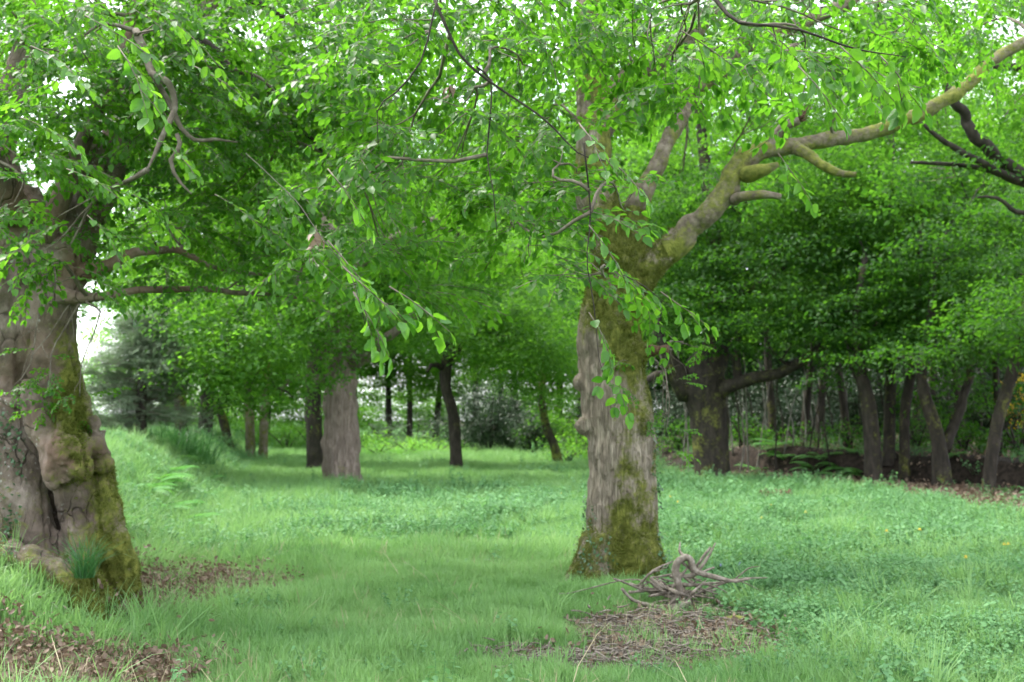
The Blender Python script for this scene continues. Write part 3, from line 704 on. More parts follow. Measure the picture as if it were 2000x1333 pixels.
for i, (px, py, d, az, pi_) in enumerate([(165, 30, 5.6, -.3, .5), (300, 20, 5.9, .3, .5), (230, 90, 5.2, -.7, .95), (120, 150, 6.2, 2.6, .3), (260, 380, 7.2, .5, .5), (130, 330, 6.8, -.4, .4),
                                         (40, 230, 6.4, .2, .4), (60, 470, 7.0, 2.8, .5), (170, 420, 7.4, -.2, .7), (420, 380, 7.4, -.4, .5), (300, 270, 7.2, -.3, .45), (480, 420, 7.4, .1, .6), (380, 130, 6.8, 0, .4), (60, 90, 6.0, 0, .4)]):
    tot += LB.leaf_spray(W(px, py, d), az, pi_, 700 + i, .42, .072)
LB.crown(G_beech)

# ---- 2. the mossy tree in the middle
DC = 11.2
base = W(1212, 1150, DC); base[2] = gz(base[0], base[1])
DENSE = 2.2
CT = Tree('oak_tree', "broad mossy tree in the centre with furrowed bark and a broken branch stub", 'tree', base)
k = PXR(DC); mb = MB()
def CP(px, py, dd=0.0): return W(px, py, DC + dd)
def ctube(pts, r, sides=24): return mb.tube(np.array([CP(p[0], p[1], p[2] if len(p) > 2 else 0) for p in pts]), np.array(r) * k, sides, .06)
ctube([(1214, 1215), (1214, 1120), (1214, 1040), (1216, 950), (1213, 870), (1205, 800), (1196, 720), (1188, 650), (1196, 590), (1208, 545), (1200, 480, .02), (1168, 400, .05), (1160, 330, .05), (1160, 250, .08), (1152, 150, .12), (1150, 20, .2), (1150, -140, .3)],
      [84, 76, 70, 67, 66, 67, 64, 62, 56, 54, 48, 42, 36, 33, 29, 25, 20])
ctube([(1214, 560), (1225, 500, -.05), (1238, 430, -.08), (1256, 375, -.08)], [44, 34, 24, 20])
ctube([(1225, 580), (1255, 540, -.05), (1290, 500, -.08), (1330, 462, -.1)], [34, 30, 27, 25])
ctube([(1172, 1050, -.12), (1146, 1095, -.25), (1118, 1128, -.35), (1088, 1152, -.42)], [32, 23, 14, 7])
ctube([(1255, 1060, -.1), (1278, 1100, -.15), (1296, 1130, -.2)], [30, 20, 10])
ctube([(1180, 1060, -.28), (1164, 1110, -.42), (1152, 1150, -.52)], [36, 28, 18])
ctube([(1245, 1060, -.25), (1262, 1105, -.38), (1276, 1140, -.45)], [40, 34, 20])
ctube([(1215, 1080, -.3), (1218, 1140, -.42), (1220, 1190, -.5)], [40, 36, 22])
ctube([(1215, 690, -.1), (1245, 688, -.12), (1268, 687, -.14)], [36, 24, 16])
for (px, py, dd, r) in [(1134, 747, -.02, 17), (1146, 832, -.05, 22), (1224, 640, -.25, 19), (1236, 600, -.2, 20), (1240, 830, -.16, 34), (1246, 905, -.14, 32), (1215, 760, -.2, 24), (1205, 505, -.15, 40)]:
    mb.ball(CP(px, py, dd), r * k)
V, q, t, N = remeshed(mb, .0135, 10)
rid = 1 - np.abs(pn(V[:, 0] * 24, V[:, 1] * 24, V[:, 2] * 2.4) + .4 * pn(V[:, 0] * 36, V[:, 1] * 36, V[:, 2] * 5))
dsp = .011 * (rid - .8) + .022 * fbm(V[:, 0] * 3, V[:, 1] * 3, V[:, 2] * 2, 3) + .016 * fbm(V[:, 0] * 8, V[:, 1] * 8, V[:, 2] * 6, 2)
V = V + N * dsp[:, None]
def centre_moss(V):
    px = (V[:, 0] / V[:, 1]) * F + 1000; h = V[:, 2] - base[2]
    m = .72 * sst((.95 - h + .35 * pn(V[:, 0] * 4, V[:, 1] * 4, V[:, 2] * 1.5)) / 1.0)
    m += .48 * np.exp(-((px - 1240 + 14 * np.sin(h * 2.5)) / 52)**2) * sst((2.6 - h) / .6) * sst((h + .1) / .2)
    m += .62 * sst((h - 1.7) / .5) * np.exp(-((px - 1222) / 60)**2) + .35 * sst((h - 2.1) / .4)
    m -= .45 * np.exp(-(((px - 1170) / 28)**2 + ((h - 1.3) / .6)**2)) + .35 * np.exp(-(((px - 1160) / 22)**2 + ((h - 2.0) / .25)**2))
    return np.clip(m + .16 + .42 * fbm(V[:, 0] * 4.5, V[:, 1] * 4.5, V[:, 2] * 3, 4), 0, 1)
cm = centre_moss(V)
CT.add('trunk', mesh_from('trunk', V, [q, t], M['oak_bark'], {'moss': cm}))
CTV, CTN, CTM = V, N, cm
def upmoss(amount, lift=.35):
    def f(V):
        return np.clip(amount + lift * pn(V[:, 0] * 2.5, V[:, 1] * 2.5, V[:, 2] * 2.5), 0, 1)
    return f
def CL(pts, r, mat='limb_bark', name='limb', moss=.35, wob=.0, sides=14):
    P = np.array([W(*p) for p in pts]); return CT.limb(P, np.array(r) * k, M[mat], name, 24, .035, rough=.26, moss=upmoss(moss, .45), wob=wob or .05, freq=6)
CL([(1300, 490, 11.1), (1345, 452, 11.05), (1395, 418, 11), (1428, 375, 11), (1440, 335, 11), (1478, 303, 11), (1560, 282, 11), (1650, 268, 11), (1740, 248, 11), (1800, 222, 11), (1860, 185, 11), (1930, 125, 11), (2010, 75, 11), (2120, 20, 11)],
   [26, 23, 22, 21, 20, 18, 15, 14, 14, 14, 13, 11, 10, 7], moss=.62)
CL([(1240, 430, 11.12), (1258, 375, 11.1), (1285, 320, 11.1), (1310, 262, 11.15), (1340, 205, 11.2), (1385, 150, 11.3), (1440, 100, 11.4), (1540, 60, 11.6), (1640, 10, 11.8), (1720, -40, 12)], [22, 18, 17, 15, 14, 13, 12, 14, 14, 11], 'limb_bark', moss=.38)
CL([(1165, 260, 11.3), (1200, 185, 11.2), (1250, 130, 11.2), (1320, 95, 11.3), (1380, 40, 11.4), (1430, -60, 11.6)], [26, 24, 22, 20, 17, 14], moss=.35)
CL([(1335, 190, 11.2), (1400, 150, 11), (1480, 120, 10.8), (1560, 85, 10.6)], [12, 10, 8, 5], 'limb_bark', 'branch', .4)
CL([(1432, 392, 10.95), (1452, 380, 10.8), (1485, 374, 10.7), (1525, 382, 10.65)], [13, 9, 8, 5], 'limb_bark', 'branch', .2)
CL([(1455, 345, 10.95), (1475, 335, 10.85), (1500, 326, 10.8), (1522, 318, 10.8)], [16, 15, 12, 6], 'limb_bark', 'branch', .9)
CL([(1555, 290, 10.9), (1578, 302, 10.8), (1605, 325, 10.7), (1640, 338, 10.65), (1678, 338, 10.6)], [12, 11, 9, 8, 5], 'limb_bark', 'branch', .7)
CL([(1495, 300, 11), (1512, 270, 10.95), (1530, 245, 10.9), (1562, 236, 10.85)], [14, 12, 11, 9], 'limb_bark', 'branch', .15)
CL([(1262, 687, 11.05), (1285, 685, 11), (1312, 680, 10.95)], [12, 10, 8], 'raw_wood', 'broken_stub', 0)
# orange splintered wood where a bough snapped
mbs = MB()
for i in range(14):
    a = W(1558 + R.normal() * 4, 236 + R.normal() * 4, 10.85); b = W(1572 + R.normal() * 7, 215 + R.normal() * 9, 10.82 + R.normal() * .03)
    mbs.tube(np.array([a, b]), [.014, .003], 4, n=3)
CT.add('splinter', mbs, M['raw_wood'], 0.0)
for a in [(1100, 60, 12, 220, 120, 1.5, 1.2), (1330, 60, 12, 220, 90, 1.5, 1.2), (1560, 60, 12.4, 220, 90, 1.2, .9), (1780, 60, 12.2, 170, 80, 1.0, .7), (1900, 60, 12, 130, 60, .8, .6), (1330, 170, 14, 200, 100, 1.5, .6), (1620, 120, 14, 250, 90, 1.5, .8), (1880, 120, 14, 160, 90, 1.5, .6),
          (1050, 250, 12.5, 160, 130, 1.2, 1.2), (1340, 330, 12.5, 60, 60, .6, .15), (1640, 230, 10.8, 90, 30, .3, .5), (1220, -160, 12, 500, 150, 2, .7), (1420, 300, 13, 120, 120, 1, .6)]:
    lblob(CT, *a)
CT.crown(G_beech)
# moss cushions, ivy, sprouting shoots
def on_surface(V, N, weight, n):
    p = weight / weight.sum(); i = R.choice(len(V), n, p=p); return V[i], N[i]
def surf_rot(N):
    # Z of the prototype towards the normal
    out = np.empty((len(N), 3))
    for i, v in enumerate(N):
        e = Vector(v).to_track_quat('Z', 'Y'); e = (e.to_matrix() @ Matrix.Rotation(random.random() * 6.28, 3, 'Z')).to_euler(); out[i] = e
    return out
front = (CTN[:, 1] < .35)
P, Nn = on_surface(CTV, CTN, (np.clip(CTM - .42, 0, 1)**1.2) * front * (CTV[:, 2] < 4), 3800)
scatter('moss', G_moss, P, surf_rot(Nn), R.uniform(.6, 1.5, len(P)), CT.root, base)
wt = front * np.exp(-(((CTV[:, 0] - CP(1150, 1100)[0]) / .12)**2)) * (CTV[:, 2] < .9) + front * .8 * np.exp(-(((CTV[:, 0] - CP(1282, 1000)[0]) / .05)**2)) * (CTV[:, 2] < 1.5)
P, Nn = on_surface(CTV, CTN, wt, 60)
def ivy_rot(N):
    return np.stack([np.zeros(len(N)), np.zeros(len(N)), np.arctan2(N[:, 1], N[:, 0]) - np.pi / 2], 1)
scatter('ivy', G_ivy, P, ivy_rot(Nn), R.uniform(.5, .9, len(P)), CT.root, base)
T = CT
for (px, py, d, r_, n_) in [(1345, 660, 11, 40, .25), (1300, 850, 11, 45, .5), (1295, 800, 11.1, 25, .3), (1180, 735, 10.6, 40, .25), (1330, 730, 11.3, 30, .3)]:
    T.blob(W(px, py, d), (r_ * d / F, .15, r_ * d / F), n_, .05, twigs=2, gaps=0, size=.55, twr=.006)
CT.crown(G_beech, 'shoot')

front = (LTN[:, 1] < .4)
lm = left_moss(LTV)
DL_base = np.array(LB.base)
P, Nn = on_surface(LTV, LTN, (np.clip(lm - .4, 0, 1)**1.2) * front * (LTV[:, 2] < 3), 3200)
scatter('moss', G_moss, P, surf_rot(Nn), R.uniform(.6, 1.4, len(P)), LB.root, DL_base)
pxv = LTV[:, 0] / LTV[:, 1] * F + 1000
P, Nn = on_surface(LTV, LTN, front * (pxv < 45) * (LTV[:, 2] < 1.6) * (pxv > -60) + 1e-12, 110)
scatter('ivy', G_ivy, P, ivy_rot(Nn), R.uniform(.5, .9, len(P)), LB.root, DL_base)
for (px, py, d, r_, n_) in [(30, 740, 9.0, 45, .9), (100, 760, 9.0, 50, .5), (75, 695, 9.0, 30, .35), (150, 780, 9.1, 25, .3)]:
    LB.blob(W(px, py, d), (r_ * d / F, .15, r_ * d / F), n_, .05, twigs=2, gaps=0, size=.55, twr=.006)
LB.crown(G_beech, 'shoot')

# ---- 3. boughs of the tree above the camera, hanging in close
base = np.array([3.0, -2.5, 0.0]); base[2] = gz(3.0, -2.5)
DENSE = 2.7
OB = Tree('overhanging_beech', "beech whose near boughs hang in from above, sharp bright leaves on thin twigs", 'tree', base)
mb = MB(); mb.tube(np.array([base + (0, 0, -.2), base + (0, 0, 1.5), base + (-.1, .1, 4), base + (-.2, .2, 7.5)]), [.5, .36, .3, .2], 18, .15, rough=.08)
OB.add('trunk', mb, M['beech_bark'], .2)
top = base + np.array([-.2, .2, 6.2])
def OL(pts, r, wob=.08, name='limb', sides=8, first=True):
    P = ([top] if first else []) + [W(*p) for p in pts]; OB.limb(np.array(P), np.array(r) * (.68 if name == 'branch' else 1), M['dark_bark'] if name == 'branch' else M['twig_bark'], name, sides, .1, rough=.08, wob=wob)
OL([(1300, -700, 3.5), (1000, -300, 5.5), (860, -60, 6.4)], [.12, .09, .06, .035], .05)
OL([(1700, -500, 3.5), (1550, -200, 5), (1400, -60, 6)], [.12, .08, .05, .03], .05)
OL([(840, -20, 6.3), (900, 100, 6.2), (960, 165, 6.2), (1050, 220, 6.1), (1130, 290, 6.0), (1200, 320, 5.9)], [.014, .012, .010, .008, .006, .003], .04, 'branch', 6, False)
OL([(930, 130, 6.2), (958, 160, 6.2), (955, 230, 6.1), (945, 300, 6.1), (965, 380, 6.0), (970, 460, 6.0)], [.008, .008, .007, .006, .005, .003], .04, 'branch', 6, False)
OL([(860, -20, 5.6), (830, 80, 5.5), (790, 170, 5.5), (750, 220, 5.5), (745, 290, 5.5)], [.009, .008, .007, .005, .003], .05, 'branch', 6, False)
OL([(480, 300, 5.7), (560, 370, 5.2), (610, 430, 4.8), (668, 510, 4.6), (690, 560, 4.5), (705, 640, 4.45)], [.003, .003, .003, .003, .0025, .002, .001], .03, 'branch', 6, False)
OL([(1380, -20, 6), (1450, 40, 5.8), (1560, 60, 5.6), (1680, 95, 5.5), (1760, 110, 5.4)], [.02, .014, .010, .007, .003], .05, 'branch', 6, False)
OL([(1140, 280, 6.1), (1150, 420, 6.2), (1140, 520, 6.2), (1160, 640, 6.1), (1185, 720, 6.0)], [.008, .007, .005, .004, .002], .04, 'branch', 6, False)
OL([(1180, 520, 6.2), (1250, 560, 6.0), (1310, 600, 5.9)], [.006, .004, .002], .03, 'branch', 6, False)
for a in [(800, 90, 7.0, 190, 120, .9, 1.1), (900, 290, 7.2, 200, 130, 1.0, 1.1), (1000, 440, 7.2, 180, 110, .9, 1.0), (1040, 130, 7.0, 180, 130, .8, .9), (690, 430, 7.6, 140, 120, .8, 1.0),
          (1170, 540, 6.6, 90, 60, .4, .8), (1330, 70, 6.6, 160, 70, .6, .8), (1560, 120, 6.2, 160, 60, .5, .6), (1240, 400, 6.8, 70, 60, .4, .4), (780, 520, 8, 130, 70, .8, .7), (1350, 180, 6.6, 90, 50, .4, .5), (1110, 330, 6.9, 80, 130, .5, .7), (1280, 120, 6.8, 110, 60, .5, .6), (1650, 60, 6.4, 200, 60, .6, .8), (1500, 30, 7, 300, 70, .8, .8),  (930, -150, 6.5, 400, 120, 1.0, .5), (980, 20, 8, 260, 70, 1.0, .9), (1450, 20, 8.5, 260, 60, 1.0, .8), (1850, 30, 8, 200, 60, 1.0, .7), (700, 30, 8, 200, 70, 1.0, .7), (900, -20, 8.5, 300, 70, 1.0, .8), (1700, -10, 9, 300, 60, 1.0, .7)]:
    lblob(OB, *a, twr=.007)
tot = 0
sp = [(640, 470, 4.6, .2, .9), (668, 520, 4.5, -.1, .7), (690, 570, 4.5, .4, 1.1), (760, 560, 4.6, .1, .5), (1130, 240, 5.2, -.6, .8), (1190, 310, 5.2, -.2, .8), (1150, 440, 5.6, -.3, .9),
      (1200, 530, 5.6, .1, .6), (1290, 570, 5.6, .2, .6), (1150, 610, 5.7, -.4, 1.0), (1180, 690, 5.7, 1.0, 1.1), (1500, 60, 4.9, .1, .5), (1640, 90, 4.8, .1, .6), (1560, 130, 4.9, -.3, .9),
      (1720, 110, 4.8, .3, .8), (1520, 300, 6.0, .2, .9), (640, 330, 4.9, -.4, .8), (1330, 60, 5.2, .2, .4), (1440, 200, 5.4, .0, .6), (920, 180, 5.4, .2, .6), (740, 250, 5.4, -.4, .9), (560, 400, 4.9, -.6, .6)]
for i, (px, py, d, az, pi_) in enumerate(sp):
    if tot > 285: break
    tot += OB.leaf_spray(W(px, py, d), az, pi_, 800 + i, .3, .072, sides=2 if i > 3 else 3)
OB.crown(G_beech)

# ---- generic trees further back
def simple_tree(name, label, px_pts, r_px, bark, crown_group, blobs, d, group=None, limbs=(), area=.16, moss=.15, size=1.0, cat='tree', step=.25, rough=.10, twr=.02, plates=.5, flare=1.35, twigs=3, droop=.12, twig_mat='dark_bark'):
    b = W(px_pts[0][0], px_pts[0][1], d); b[2] = gz(b[0], b[1])
    T = Tree(name, label, cat, b, group); kk = d / F
    P = np.array([W(p[0], p[1], d + (p[2] if len(p) > 2 else 0)) for p in px_pts]); P[0] = b - np.array([0, 0, .15])
    r = np.array(r_px, float) * kk
    P = np.vstack([P[0], P[0] + (P[1] - P[0]) * .22 / max(.3, np.linalg.norm(P[1] - P[0])) * 1.6, P[1:]]); r = np.concatenate([[r[0] * flare], [r[0]], r[1:]])
    T.limb(P, r, M[bark], 'trunk', 16, step, moss=upmoss(moss), rough=rough)
    for pts, rr in limbs:
        T.limb(np.array([W(p[0], p[1], d + (p[2] if len(p) > 2 else 0)) for p in pts]), np.array(rr) * kk, M[bark], 'limb', 9, step, moss=upmoss(moss), rough=.08, wob=.10)
    for sel in (False, True):
      for (px, py, dd, rx, ry, rd, cv) in blobs:
        if (py < 430 and crown_group is G_shaded) != sel: continue  # high foliage takes the brighter leaf, low the darkened one: light put into colour
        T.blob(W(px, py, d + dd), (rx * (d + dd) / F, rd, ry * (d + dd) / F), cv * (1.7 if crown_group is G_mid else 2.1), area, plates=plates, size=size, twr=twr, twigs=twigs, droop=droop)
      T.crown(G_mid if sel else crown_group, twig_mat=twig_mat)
    return T

def gd(px, py): return Wg(px, py)[1]
d = gd(665, 950)
MT = simple_tree('beech_tree', "stout brown trunk between the left beech and the mossy centre tree", [(668, 952), (666, 850), (664, 760), (662, 690), (650, 600), (640, 480), (630, 300), (630, 100)], [37, 35, 31, 34, 28, 22, 16, 10], 'mid_bark', G_mid,
    [(450, 680, -3, 150, 110, 2.2, 1.3), (560, 640, -2, 170, 110, 2.2, 1.3), (480, 770, -3, 120, 40, 1.5, .9), (720, 600, 0, 170, 90, 2.5, 1.2), (640, 450, 0, 260, 140, 3, 1.2), (820, 560, 2, 140, 120, 2.5, 1.1), (570, 780, -2, 70, 26, 1.0, .5),
     (480, 300, 2, 260, 160, 3, .9), (800, 330, 3, 220, 160, 3, .9), (640, 60, 2, 420, 160, 3, .7), (380, 600, -2, 110, 70, 2, 1.0)], d,
    flare=1.6, rough=.24, limbs=[([(680, 715), (720, 690, -.5), (765, 650, -1), (830, 600, -1.5)], [16, 11, 9, 5]), ([(650, 740), (600, 742, -.4), (565, 750, -.7), (548, 770, -.8)], [9, 8, 6, 3]), ([(655, 620), (560, 590, -1), (460, 600, -2)], [12, 9, 4]), ([(650, 560), (760, 470, -1), (860, 420, -1)], [12, 8, 4])])
wtv = None
d = gd(618, 917)
T = simple_tree('ivy_clad_tree', "dark ivy wrapped trunk just behind the stout brown trunk", [(617, 918), (614, 850), (612, 760), (620, 600), (620, 420)], [17, 16, 15, 13, 8], 'dark_bark', G_mid, [(600, 520, 2, 200, 130, 3, .9), (500, 560, 3, 150, 120, 3, .9)], d)
d = gd(890, 915)
simple_tree('slender_tree', "slender dark crooked tree alone in the middle of the meadow", [(892, 917), (890, 880), (885, 810), (870, 752), (874, 700), (884, 640), (878, 560), (900, 420)], [13, 12, 11, 11, 12, 10, 7, 4], 'dark_bark', G_mid,
    [(890, 620, 0, 130, 90, 2.5, 1.0), (980, 560, 1, 170, 120, 3, 1.1), (820, 500, 2, 200, 140, 3, 1.0), (1010, 660, -1, 130, 90, 2.5, 1.2), (1060, 720, 0, 100, 60, 2, 1.0)], d,
    limbs=[([(868, 722), (848, 712, -.4), (834, 728, -.7)], [6, 5, 3]), ([(872, 720), (895, 690), (915, 650)], [6, 5, 3])], flare=1.15)
d = gd(1090, 905)
simple_tree('leaning_trunk', "short thin leaning trunk just left of the mossy centre tree", [(1092, 907), (1082, 870), (1066, 830), (1057, 775), (1064, 700)], [10, 9, 8, 7, 4], 'dark_bark', G_mid,
    [(1080, 790, 0, 60, 40, 1.5, .6), (1050, 640, 0, 120, 90, 2.5, 1.1)], d, moss=.45, flare=1.2)
d = 30.0
simple_tree('pollard_tree', "broad dark forked tree standing in shade right of the centre trunk", [(1392, 945), (1388, 880), (1382, 800), (1372, 740), (1398, 680, .2), (1405, 600, .4), (1400, 500, .5), (1380, 350, 1), (1360, 150, 1)], [36, 34, 38, 46, 27, 24, 18, 13, 8], 'dark_bark', G_shaded,
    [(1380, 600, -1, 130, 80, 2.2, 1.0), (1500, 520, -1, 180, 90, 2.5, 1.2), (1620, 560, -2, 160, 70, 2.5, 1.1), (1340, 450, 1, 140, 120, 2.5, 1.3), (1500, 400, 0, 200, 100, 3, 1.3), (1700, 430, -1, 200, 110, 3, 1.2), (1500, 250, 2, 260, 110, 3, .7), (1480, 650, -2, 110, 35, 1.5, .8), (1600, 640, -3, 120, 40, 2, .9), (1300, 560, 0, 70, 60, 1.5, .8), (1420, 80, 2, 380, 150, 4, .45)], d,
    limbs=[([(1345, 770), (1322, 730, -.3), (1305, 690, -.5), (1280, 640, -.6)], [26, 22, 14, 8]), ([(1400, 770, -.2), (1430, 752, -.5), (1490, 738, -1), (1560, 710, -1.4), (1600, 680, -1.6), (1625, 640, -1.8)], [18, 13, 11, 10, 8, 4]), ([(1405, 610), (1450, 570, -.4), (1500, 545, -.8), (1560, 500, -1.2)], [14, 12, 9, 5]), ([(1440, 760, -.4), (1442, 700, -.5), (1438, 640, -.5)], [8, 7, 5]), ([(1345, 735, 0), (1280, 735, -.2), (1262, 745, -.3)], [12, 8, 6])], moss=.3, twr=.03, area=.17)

# ---- woodland behind the right bank
wl = [
 ([(1708, 893), (1698, 800), (1682, 730), (1672, 640), (1690, 500)], [17, 15, 12, 9, 6], 27, "dark trunk leaning left at the start of the right bank"),
 ([(1735, 895), (1738, 800), (1742, 700), (1745, 560), (1740, 400)], [12, 11, 10, 8, 5], 28.5, "straight dark trunk second from the left on the right bank"),
 ([(1765, 893), (1768, 800), (1782, 720), (1790, 600), (1800, 440)], [11, 10, 9, 7, 5], 27.5, "dark trunk bending right, third along the right bank"),
 ([(1842, 897), (1830, 850), (1805, 770), (1800, 720), (1815, 640), (1830, 480)], [19, 14, 12, 10, 8, 5], 26, "forked trunk making a V on the right bank"),
 ([(1925, 905), (1945, 840), (1968, 760), (1985, 690), (2010, 560)], [12, 12, 12, 10, 7], 24.5, "brown trunk leaning right at the right edge"),
 ([(1952, 890), (1948, 800), (1945, 700), (1950, 540)], [8, 7, 6, 4], 28, "thin straight stem behind the leaning brown trunk"),
]
wblobs = [
 [(1700, 620, 0, 130, 70, 2, 1.2), (1640, 380, 2, 170, 110, 3, 1.1), (1650, 720, -1, 80, 40, 1.5, .7)],
 [(1760, 560, 1, 150, 90, 2.5, 1.1), (1800, 330, 2, 190, 120, 3, .8), (1680, 180, 3, 220, 130, 3, .5), (1740, 680, -1, 90, 40, 1.5, .9)],
 [(1840, 620, 0, 130, 80, 2, 1.1), (1880, 430, 1, 160, 110, 2.5, .8), (1830, 780, 1, 70, 60, 1.5, .6)],
 [(1900, 680, -1, 120, 50, 2, 1.1), (1850, 520, 0, 130, 90, 2, 1.0), (1930, 320, 2, 150, 110, 3, .6), (1800, 700, -2, 90, 30, 1.2, .9)],
 [(1960, 620, -2, 100, 80, 2, 1.1), (2050, 430, 0, 150, 120, 3, .8), (1980, 520, 0, 90, 60, 2, .9), (2150, 600, 0, 150, 150, 3, 1.0)],
 [(1950, 760, 1, 60, 60, 1.5, .6), (1980, 250, 3, 180, 150, 3, .6), (1850, 110, 3, 220, 140, 3, .4)]]
for i, ((pts, r, d, lab), bl) in enumerate(zip(wl, wblobs)):
    lim = []
    if i == 3: lim = [([(1845, 880), (1862, 830, .2), (1882, 780, .3), (1893, 720, .4), (1900, 620, .5)], [12, 10, 9, 7, 4]), ([(1802, 730), (1822, 690), (1835, 650)], [7, 5, 3])]
    if i == 1: lim = [([(1740, 640), (1700, 560), (1660, 500)], [6, 4, 2])]
    if i == 0: lim = [([(1690, 770), (1665, 720), (1650, 660)], [6, 5, 3]), ([(1678, 700), (1720, 620), (1760, 560)], [6, 5, 3])]
    simple_tree('woodland_tree', lab, pts, r, 'dark_bark', G_shaded, bl, d, 'trees on the right bank', limbs=lim, moss=.2, area=.17, twr=.02)
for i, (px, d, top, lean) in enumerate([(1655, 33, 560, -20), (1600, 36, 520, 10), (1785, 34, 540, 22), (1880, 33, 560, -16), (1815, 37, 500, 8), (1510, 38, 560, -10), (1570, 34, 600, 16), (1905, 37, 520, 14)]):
    simple_tree('woodland_tree', "slim dark trunk set back in the shade of the right wood", [(px, 880), (px + lean * .3, 800), (px + lean, 700), (px + lean * 1.6, top)], [9, 8, 7, 4], 'dark_bark', G_shaded, [(px + lean * 1.6, top + 20, 0, 110, 70, 2.0, .7)], d, 'slim trunks deep in the right wood', moss=.2, area=.17)
# big tree outside the right edge, its dark boughs slanting in
b = np.array([12.0, 17.0, 0]); b[2] = gz(12., 17.)
RT = Tree('beech_tree', "tree off the right edge whose dark boughs slant across the upper right corner", 'tree', b)
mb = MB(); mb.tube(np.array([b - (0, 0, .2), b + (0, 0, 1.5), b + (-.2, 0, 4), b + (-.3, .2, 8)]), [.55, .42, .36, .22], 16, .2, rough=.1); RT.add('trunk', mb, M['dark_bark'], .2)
def RLm(pts, r, name='limb'): RT.limb(np.array([W(*p) for p in pts]), np.array(r) * 16.5 / F, M['dark_bark'], name, 9, .15, rough=.1, wob=.06)
RLm([(2560, 900, 17), (2300, 600, 16.7), (2100, 410, 16.4), (1990, 335, 16.2), (1920, 280, 16), (1880, 225, 15.9), (1850, 160, 15.8), (1830, 40, 15.8)], [24, 20, 16, 13.5, 12, 10, 8, 6])
RLm([(1990, 352, 16.2), (1930, 325, 16), (1860, 285, 15.9), (1800, 240, 15.8)], [9, 7, 6, 3], 'branch')
RLm([(2080, 400, 16.4), (1980, 350, 16.3), (1900, 325, 16.2), (1780, 320, 16)], [8, 6, 5, 3], 'branch')
RLm([(2080, 420, 16), (2000, 415, 15.8), (1960, 395, 15.7), (1910, 385, 15.6)], [6, 5, 4, 2], 'branch')
RLm([(2300, 300, 16.5), (2050, 150, 16.2), (1930, 130, 16), (1860, 110, 16)], [14, 9, 7, 4], 'branch')
for (px, py, dd, rx, ry, rd, cv) in [(1900, 60, 0, 160, 90, 2, .5), (1960, 230, 0, 90, 60, 1.5, .5), (1860, 350, 0, 120, 50, 1.5, .5), (2150, 200, 0, 150, 250, 3, 1.0), (1750, 40, 1, 160, 80, 2, .5)]:
    RT.blob(W(px, py, 16.5 + dd), (rx * 16.5 / F, rd, ry * 16.5 / F), cv, .1, plates=.4)
RT.crown(G_shaded)

# pale thin stems under the right canopy
for i in range(18):
    px = [1432, 1440, 1452, 1462, 1415, 1530, 1548, 1572, 1640, 1655, 1500, 1590, 1610, 1880, 1905, 1475, 1330, 1345][i] if i < 18 else R.uniform(1420, 2000)
    d = R.uniform(31, 37); lean = R.normal() * 14
    b = W(px, 880, d); b[2] = gz(b[0], b[1]); tp = W(px + lean * 1.4, R.uniform(700, 800), d)
    mb = MB(); mb.tube(np.array([b - (0, 0, .1), b * .6 + tp * .4 + (R.normal() * .08, 0, 0), tp, tp + (tp - b) * .25 + (R.normal() * .2, 0, 0)]), [.026, .022, .016, .008], 6, .3, rough=.05)
    o = part('sapling', mb.mesh('sapling', M['pale_stem'], {'moss': np.zeros(mb.n)}))
    tag(o, "thin pale sapling stem in the dim undergrowth behind the right bank", 'sapling', 'pale sapling stems in the dim wood')

# hollies and dark shrubs, brambles
def bush(name, label, px, d, wpx, hpx, group, mat_group, cover=1.6, area=.09, grp=None, size=1.0, plates=0.0, base_py=None):
    b = W(px, 880, d); b[2] = gz(b[0], b[1]); kk = d / F
    T = Tree(name, label, 'bush', b, grp)
    h = hpx * kk; wd = wpx * kk
    for i in range(4):
        a = i * 1.6 + R.random(); T.limb(np.array([b - (0, 0, .1), b + (math.cos(a) * wd * .15, math.sin(a) * wd * .15, h * .4), b + (math.cos(a) * wd * .35, math.sin(a) * wd * .3, h * .8)]), [.05, .035, .015], M['dark_bark'], 'stem', 6, .3, rough=.1)
    T.blob(b + (0, 0, h * .5), (wd * .5, min(wd * .5, 2.5), h * .52), cover, area, plates=plates, size=size, twr=.012, gaps=.35)
    T.blob(b + (wd * .2, 0, h * .35), (wd * .4, min(wd * .4, 2.), h * .36), cover * .6, area, plates=plates, size=size, twr=.012, gaps=.3)
    T.crown(mat_group); return T
for i, (px, d, wp, hp) in enumerate([(1470, 40, 150, 110), (1600, 42, 170, 120), (1720, 41, 160, 150), (1850, 38, 150, 140), (1960, 36, 140, 170), (1340, 42, 140, 120), (2080, 34, 160, 200), (1540, 48, 200, 160), (1780, 48, 240, 190), (1420, 50, 200, 170), (1930, 47, 200, 200), (1350, 54, 220, 210), (1500, 56, 240, 230), (1640, 55, 240, 240), (1760, 57, 240, 240), (1880, 54, 240, 240), (2010, 50, 240, 260), (1680, 44, 130, 130), (1580, 38, 110, 80)]):
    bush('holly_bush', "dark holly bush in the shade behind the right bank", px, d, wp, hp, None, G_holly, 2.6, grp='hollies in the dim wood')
bush('yew_bush', "near black yew mass at the far side of the meadow right of the slender tree", 955, 58, 130, 130, None, G_holly, 1.8)
bush('yew_bush', "low dark bush left of the leaning thin trunk", 1040, 55, 90, 90, None, G_holly, 1.4)
bush('bramble_bush', "pale grey green bramble thicket beyond the stout brown trunk", 810, 64, 170, 70, None, G_needle, 1.3, .10, size=1.3)
bush('bramble_bush', "low grey bramble thicket left of the slender tree", 745, 66, 90, 60, None, G_needle, 1.2, .10, size=1.3)
bush('bramble_bush', "green bramble at the far end of the grass path on the left", 560, 60, 120, 50, None, G_mid, 1.2, .2)

